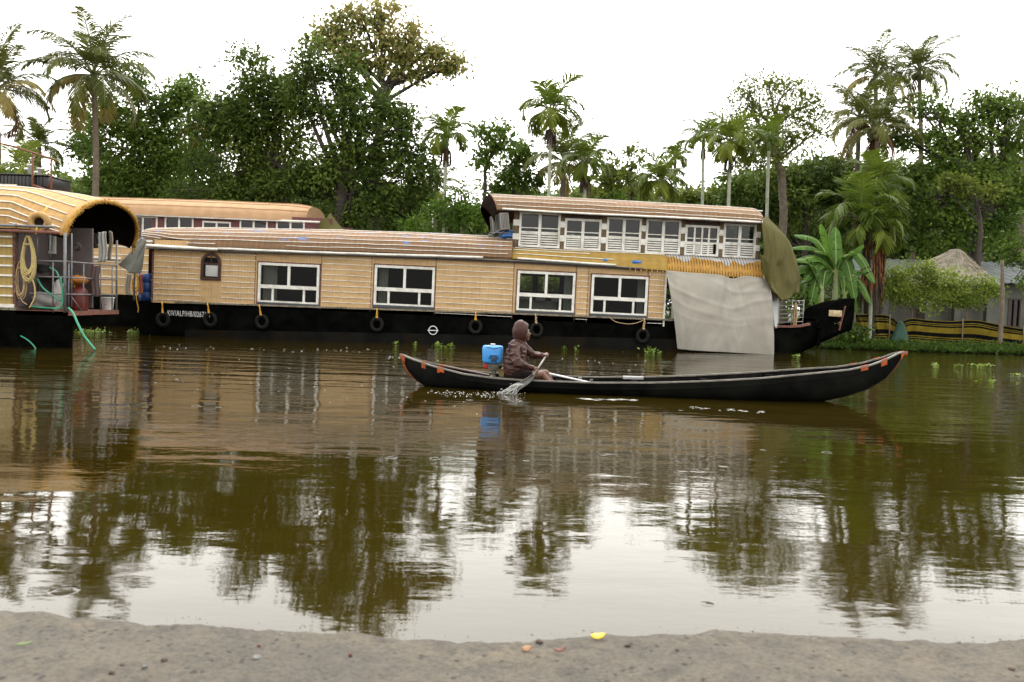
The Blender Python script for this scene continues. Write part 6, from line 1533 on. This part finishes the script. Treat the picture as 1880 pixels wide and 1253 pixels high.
# areca row and small trees
areca('areca palm with hanging dark fruit right beside the mango mass', 33.0, (820, 250), (814, 385), 1.25, 11, 3, dead=4, skirt=True, lw=.09)
areca('tallest areca palm, standing alone against the sky at centre', 31.0, (1012, 208), (1004, 375), 1.45, 12, 12, dead=1, skirt=True, bend=.03, lw=.10, droop=3.0)
areca('areca palm with red dead frond right of the coconut palm at centre', 32.5, (1076, 298), (1070, 380), 1.25, 11, 22, dead=3, skirt=True, lw=.09)
coconut('coconut palm behind the tallest areca palm at centre', 38.0, (1035, 300), (1030, 400), 2.5, 20, 33, 0, dead=0, old=5)
coconut('pale coconut palm low behind the single areca right of the mango', 48.0, (800, 345), (800, 430), 2.2, 12, 35, 0, dead=0, old=8, nuts=False)
T('broadleaf_tree', 'slender forked tree with small clumps between two areca palms', 'tree', 36.0, [(880,242,18,16),(912,245,24,22),(900,275,24,20),(880,300,20,22),(925,262,14,14)], [(898,400),(890,345),(893,310),(898,290)], L_MID, bark=BARKD, dens=9, leaf=(.22,.10), sig=.2, per=20, r0=.10, seed=8, group='broadleaf trees', sub=2)
T('broadleaf_tree', 'leafy light green tree left of the tallest areca palm', 'tree', 38.0, [(950,290,30,30),(935,330,42,34),(965,335,30,36),(920,350,30,20),(958,272,18,18)], [(945,400),(945,350)], L_MID, dens=9, leaf=(.24,.09), sig=.22, per=22, r0=.10, seed=9, group='broadleaf trees')
T('broadleaf_tree', 'slim cone shaped tree right of the centre palms', 'tree', 46.0, [(1160,275,10,16),(1162,300,16,16),(1158,325,20,16),(1156,345,18,14)], [(1157,400),(1160,300)], L_PALE, bark=BARKD, dens=10, leaf=(.24,.12), sig=.18, per=16, r0=.09, seed=10, group='broadleaf trees', limbs=False, sub=1)
T('broadleaf_tree', 'tree with haze painted into its pale leaves, between the centre palms and the slim tree', 'tree', 50.0, [(1115,330,30,30),(1130,350,40,24),(1100,360,36,24),(1180,350,30,24),(1125,310,16,14)], [(1120,410),(1120,360)], L_PALE, dens=6, leaf=(.32,.16), sig=.28, per=16, r0=.12, seed=13, group='broadleaf trees')  # pale leaf colour stands in for haze on this far tree
areca('bushy low areca palm just above the upper roof centre', 33.0, (1212, 335), (1212, 400), 1.3, 13, 41, lw=.10, droop=2.8, tint=.55)
areca('short areca palm left of the pair with the red dead frond', 42.0, (1240, 290), (1243, 400), 1.0, 9, 43, dead=2)
areca('areca palm with orange dead frond left of the light tree', 37.0, (1292, 252), (1293, 400), 1.2, 10, 44, dead=3, lw=.08)
areca('areca palm with yellow spear leaf over the fifth upper window', 32.0, (1342, 262), (1337, 400), 1.25, 12, 47, skirt=True, lw=.10, tint=.62, droop=2.8)
areca('thin areca palm hiding in the light tree over the last upper window', 33.5, (1412, 258), (1410, 410), 1.0, 9, 49, lw=.08, tint=.3)
T('broadleaf_tree', 'tall airy light green tree left of the twin coconut palms', 'tree', 40.0, [(1370,165,30,18),(1410,150,40,16),(1450,165,36,20),(1380,200,48,26),(1440,205,50,30),(1490,190,26,22),(1350,230,32,26),(1400,245,50,28),(1460,250,50,30),(1420,290,50,26),(1370,285,36,26),(1500,240,22,18)], [(1443,430),(1437,350),(1425,290),(1420,230)], L_PALE, bark=BARK, dens=11.0, leaf=(.19,.07), sig=.34, per=22, droop=.2, r0=.22, seed=11, group='broadleaf trees', sub=3)
T('broadleaf_tree', 'dark leafy tree under the airy light tree', 'tree', 43.0, [(1400,340,60,40),(1470,330,60,50),(1350,350,40,34),(1520,330,50,60),(1450,390,70,40),(1560,370,50,60),(1380,390,50,30),(1530,410,60,40)], [(1480,460),(1480,380)], L_DARK, bark=BARKD, dens=8, leaf=(.26,.10), sig=.3, per=22, r0=.2, seed=12, group='broadleaf trees')
coconut('left hand one of the twin tall coconut palms at right', 45.0, (1608, 140), (1600, 400), 2.5, 20, 61, .2, dead=0, old=3)
coconut('right hand one of the twin tall coconut palms at right', 46.5, (1688, 130), (1660, 400), 2.5, 20, 63, .6, dead=1, old=3)
coconut('coconut palm with drooping tan fronds below the twin palms', 42.0, (1578, 218), (1570, 400), 2.4, 20, 65, 0, dead=2, old=6)
coconut('yellowed coconut palm in front of the big right tree', 40.0, (1612, 235), (1610, 400), 2.6, 20, 67, 0, dead=2, old=9)
coconut('coconut palm at the right picture edge among leaves', 43.5, (1884, 225), (1880, 420), 2.4, 16, 69, 0, dead=0, old=0)
T('rain_tree', 'wide spreading dark green tree over the thatched roof at right', 'tree', 41.0, [(1690,200,40,20),(1750,215,60,24),(1810,185,46,22),(1850,200,40,26),(1650,250,48,26),(1720,260,60,32),(1790,250,60,36),(1860,260,46,40),(1670,320,55,36),(1740,320,60,40),(1810,320,60,40),(1870,340,40,50),(1700,380,60,36),(1760,400,60,40),(1830,410,56,40),(1640,380,50,40),(1660,430,60,34),(1720,445,60,26)], [(1790,560),(1792,450),(1815,390),(1830,340)], L_MID, bark=BARKD, dens=8.5, leaf=(.24,.115), sig=.30, per=22, r0=.35, seed=14, group='broadleaf trees')
T('broadleaf_tree', 'lighter green branch spray in front of the spreading tree', 'tree', 37.0, [(1770,335,40,14),(1730,330,26,10),(1815,350,24,12),(1760,345,30,8)], [(1790,520),(1800,430),(1790,370)], L_PALE, bark=BARKD, dens=8, leaf=(.22,.10), sig=.2, per=18, r0=.12, seed=15, group='broadleaf trees', sub=2, depth=.5)
T('broadleaf_tree', 'feathery light green branches entering from the right picture edge', 'tree', 31.5, [(1862,462,24,12),(1878,440,20,16),(1872,485,22,10),(1885,520,26,12),(1850,475,14,7),(1892,400,20,16)], [(1925,650),(1915,540),(1900,440)], L_MID, bark=BARKD, dens=15, leaf=(.13,.05), sig=.14, per=22, r0=.10, seed=16, group='broadleaf trees', depth=.6)
# areca cluster and banana in front
areca('leafy areca palm of the cluster behind the banana, tall left one', 31.5, (1580, 400), (1590, 560), 1.75, 12, 71, lw=.115, droop=2.4, tint=.3, group='areca cluster behind the banana plants')
areca('leafy areca palm of the cluster behind the banana, tallest at the back', 32.5, (1612, 345), (1602, 560), 1.5, 11, 73, lw=.10, droop=2.4, tint=.35, group='areca cluster behind the banana plants')
areca('drooping areca palm of the cluster with fronds hanging over the shaggy trunk', 31.0, (1602, 425), (1600, 560), 1.5, 11, 75, lw=.11, droop=3.2, tint=.45, group='areca cluster behind the banana plants')
sg = thing('shaggy_trunk', 'thick shaggy brown palm trunk wrapped in dry fibre behind the banana', 'tree trunk', (P(1598, 600, 31.2).x, 31.2, .3))
mb = MB(); gg = np.random.default_rng(2); top = P(1600, 430, 31.2).z-.3
mb.tube([(0, 0, -.2), (0, 0, top*.6), (0, 0, top)], [.22, .3, .34], 10); mb.build('trunk', BARKD, sg); mb = MB()
for i in range(260):
    a = gg.uniform(0, 6.28); z = gg.uniform(.5, 1)*top; l = gg.uniform(.3, 1.1); r_ = .30+.06*gg.random(); mb.tube([(r_*math.cos(a), r_*math.sin(a), z), ((r_+.06)*math.cos(a), (r_+.06)*math.sin(a), z-l*.5), ((r_+.02)*math.cos(a+.1), (r_+.02)*math.sin(a+.1), z-l)], [.02, .022, .008], 4, 0 if gg.random() < .5 else 1)
mb.build('dry_fibre', [plain('rust_brown_fibre', (.20, .075, .02), .9, .4, 8), plain('dark_fibre', (.05, .03, .018), .9, .4, 8)], sg)
banana('tall banana plant with upright paddle leaves right of the olive tarpaulin', 29.9, (1530, 600, 500), [(1508,412,.1,.26),(1534,418,.1,.24),(1496,462,.3,.20),(1458,432,.5,.24),(1450,456,.45,.22),(1462,480,.35,.22),(1585,450,.1,.2),(1562,470,.3,.18),(1606,520,.9,.24),(1538,548,.8,.22),(1570,552,.9,.24),(1478,515,.5,.22)], 3)
banana('lower banana plant with drooping leaves over the houseboat bow', 29.6, (1506, 600, 530), [(1470,545,.7,.2),(1488,560,.8,.2),(1448,505,.5,.22),(1446,480,.5,.2),(1535,470,.2,.16),(1480,490,.4,.2),(1520,500,.3,.18),(1500,575,.8,.16)], 4)
banana('third banana plant with low spreading leaves behind the bow plate', 30.6, (1548, 600, 540), [(1600,560,.7,.2),(1588,500,.4,.2),(1545,455,.1,.18),(1510,500,.4,.2),(1500,540,.7,.2),(1575,580,.8,.2),(1470,520,.5,.2),(1490,475,.4,.22)], 6)
T('shrub', 'dense green bush filling the gap behind the banana plants', 'shrub', 32.5, [(1480,560,40,30),(1530,570,45,34),(1570,540,34,34),(1500,520,40,26)], [(1520,640),(1520,580)], L_MID, dens=9, leaf=(.2,.09), sig=.2, per=18, r0=.06, seed=55, limbs=False)
T('shrub', 'white flecked light green shrub with a rounded top before the house', 'shrub', 32.4, [(1625,535,36,22),(1640,515,36,24),(1680,500,44,24),(1720,515,34,26),(1660,540,46,22),(1705,545,40,20),(1610,530,24,16)], [(1676,640),(1674,590),(1676,560)], L_YEL, dens=24, leaf=(.11,.07), sig=.17, per=24, droop=.1, r0=.06, seed=17, group='light green shrubs before the house', sub=3)
T('shrub', 'white flecked light green shrub in front of the thatched roof eaves', 'shrub', 32.2, [(1760,535,34,16),(1795,520,34,20),(1780,550,40,18),(1825,535,26,12),(1750,555,24,14)], [(1775,640),(1774,600),(1776,560)], L_YEL, dens=22, leaf=(.11,.07), sig=.16, per=22, droop=.1, r0=.05, seed=18, group='light green shrubs before the house', sub=3)
T('shrub', 'glossy dark creeper clump at the left end of the striped fence', 'shrub', 29.9, [(1565,610,22,16),(1578,628,22,12),(1550,625,16,10)], [(1566,650),(1566,630)], L_MID, dens=22, leaf=(.14,.10), sig=.14, per=14, r0=.03, seed=19, limbs=False)
# understory hedges: individual bushes behind the boats
T('bush', 'bush coloured lime as if sunlit, seen through the third wide window of the long houseboat', 'bush', 33.5, [(1000,520,50,34),(960,530,30,26),(1050,525,30,26)], [(1000,600),(1000,560)], L_YEL, dens=9, leaf=(.3,.12), sig=.25, per=18, r0=.06, seed=39, group='bushes behind the houseboats', limbs=False)  # lime leaf colour stands in for sunlight on this bush
und = [(60,350,60,40,'bush behind the black water tanks'),(160,370,60,34,'bush at the foot of the tall left coconut palm'),(230,350,50,40,'bush behind the curve of the near barrel roof'),(350,390,60,28,'bush above the rear houseboat roof centre'),(480,405,60,30,'bush above the rear houseboat roof right end'),(590,410,60,30,'bush beneath the dark mango left of its trunk'),(690,415,60,28,'bush beneath the dark mango right of its trunk'),
       (960,375,44,26,'bush under the tallest areca palm'),(1050,375,44,22,'bush under the centre coconut palm'),(1120,378,44,22,'bush right of the centre palms'),(1270,370,50,26,'bush behind the upper roof middle'),(1330,372,40,34,'bush under the yellow spear areca'),(1390,385,44,34,'bush above the upper roof right end'),(1450,440,36,50,'bush behind the top of the olive tarpaulin'),(1520,440,40,40,'bush behind the upright banana leaves'),(1640,450,50,30,'bush left of the thatched roof'),(1700,455,50,24,'bush above the grey roof sheets'),(1850,455,44,34,'bush right of the thatched roof peak')]
for i, (px, py, rx, ry, lab) in enumerate(und):
    Y = 47 if px < 900 else 49; dark = px < 760 or px > 1440
    T('bush', ('dark green ' if dark else 'light green ')+lab, 'bush', Y, [(px-rx*.4, py+4, rx*.6, ry*.8), (px+rx*.45, py, rx*.6, ry*.9), (px, py-ry*.3, rx*.5, ry*.6)], [(px, py+50), (px, py)], L_DARK if dark else (L_MID if i % 2 else L_PALE), dens=7, leaf=(.34,.15), sig=.32, per=16, r0=.08, seed=40+i, group='bushes behind the houseboats', limbs=False)
# distant wood, one mass far behind
g = np.random.default_rng(77); bl = []
for px in list(range(-250, 770, 26))+list(range(830, 2150, 26)):
    top = np.interp(px, [-250, 100, 300, 500, 760, 840, 1000, 1150, 1300, 1450, 1600, 2150], [300, 330, 330, 330, 350, 390, 345, 350, 340, 300, 300, 290])+g.uniform(-14, 14)
    Y = 75+g.uniform(-6, 10); z1 = P(px, top, Y).z; x = P(px, top, Y).x
    bl.append((Vector((x, Y, z1-1.4)), 1.5, 1.6, 1.4)); bl.append((Vector((x+g.uniform(-1, 1), Y, z1*.5)), 1.5, 1.5, z1*.45))
arr = crown_arrays(bl, 3, .5, .26, .45, 16, .2, 78)
tag(leaves_mesh('distant_wood', *arr, L_FAR), 'far green wood closing the view behind the palms', 'wood', kind='stuff')
# bank vegetation (ground cover)
g = np.random.default_rng(21); n = 26000
X = np.concatenate([g.uniform(9.6, 22, 15000), g.uniform(-22, 9.6, 11000)]); n = len(X)
Yv = np.array([shore(x) for x in X])-.35+np.abs(g.normal(0, .9, n)); Z = .02+.12*np.clip(g.normal(.5, .5, n), 0, 2)*np.clip((Yv-np.array([shore(x) for x in X])+.5)*1.5, .2, 1.6)
d = np.stack([g.normal(0, .6, n), g.normal(0, .6, n), np.abs(g.normal(.7, .4, n))], 1); nr = g.normal(size=(n, 3))+np.array([0, -.6, .6])
tag(leaves_mesh('bank_ground_cover', np.stack([X, Yv, Z], 1), d, nr, g.uniform(.08, .26, n), g.uniform(.03, .09, n), np.clip(g.normal(.45, .25, n), 0, 1), L_GRASS), 'low green weeds and grass along the far water edge', 'ground cover', kind='stuff')
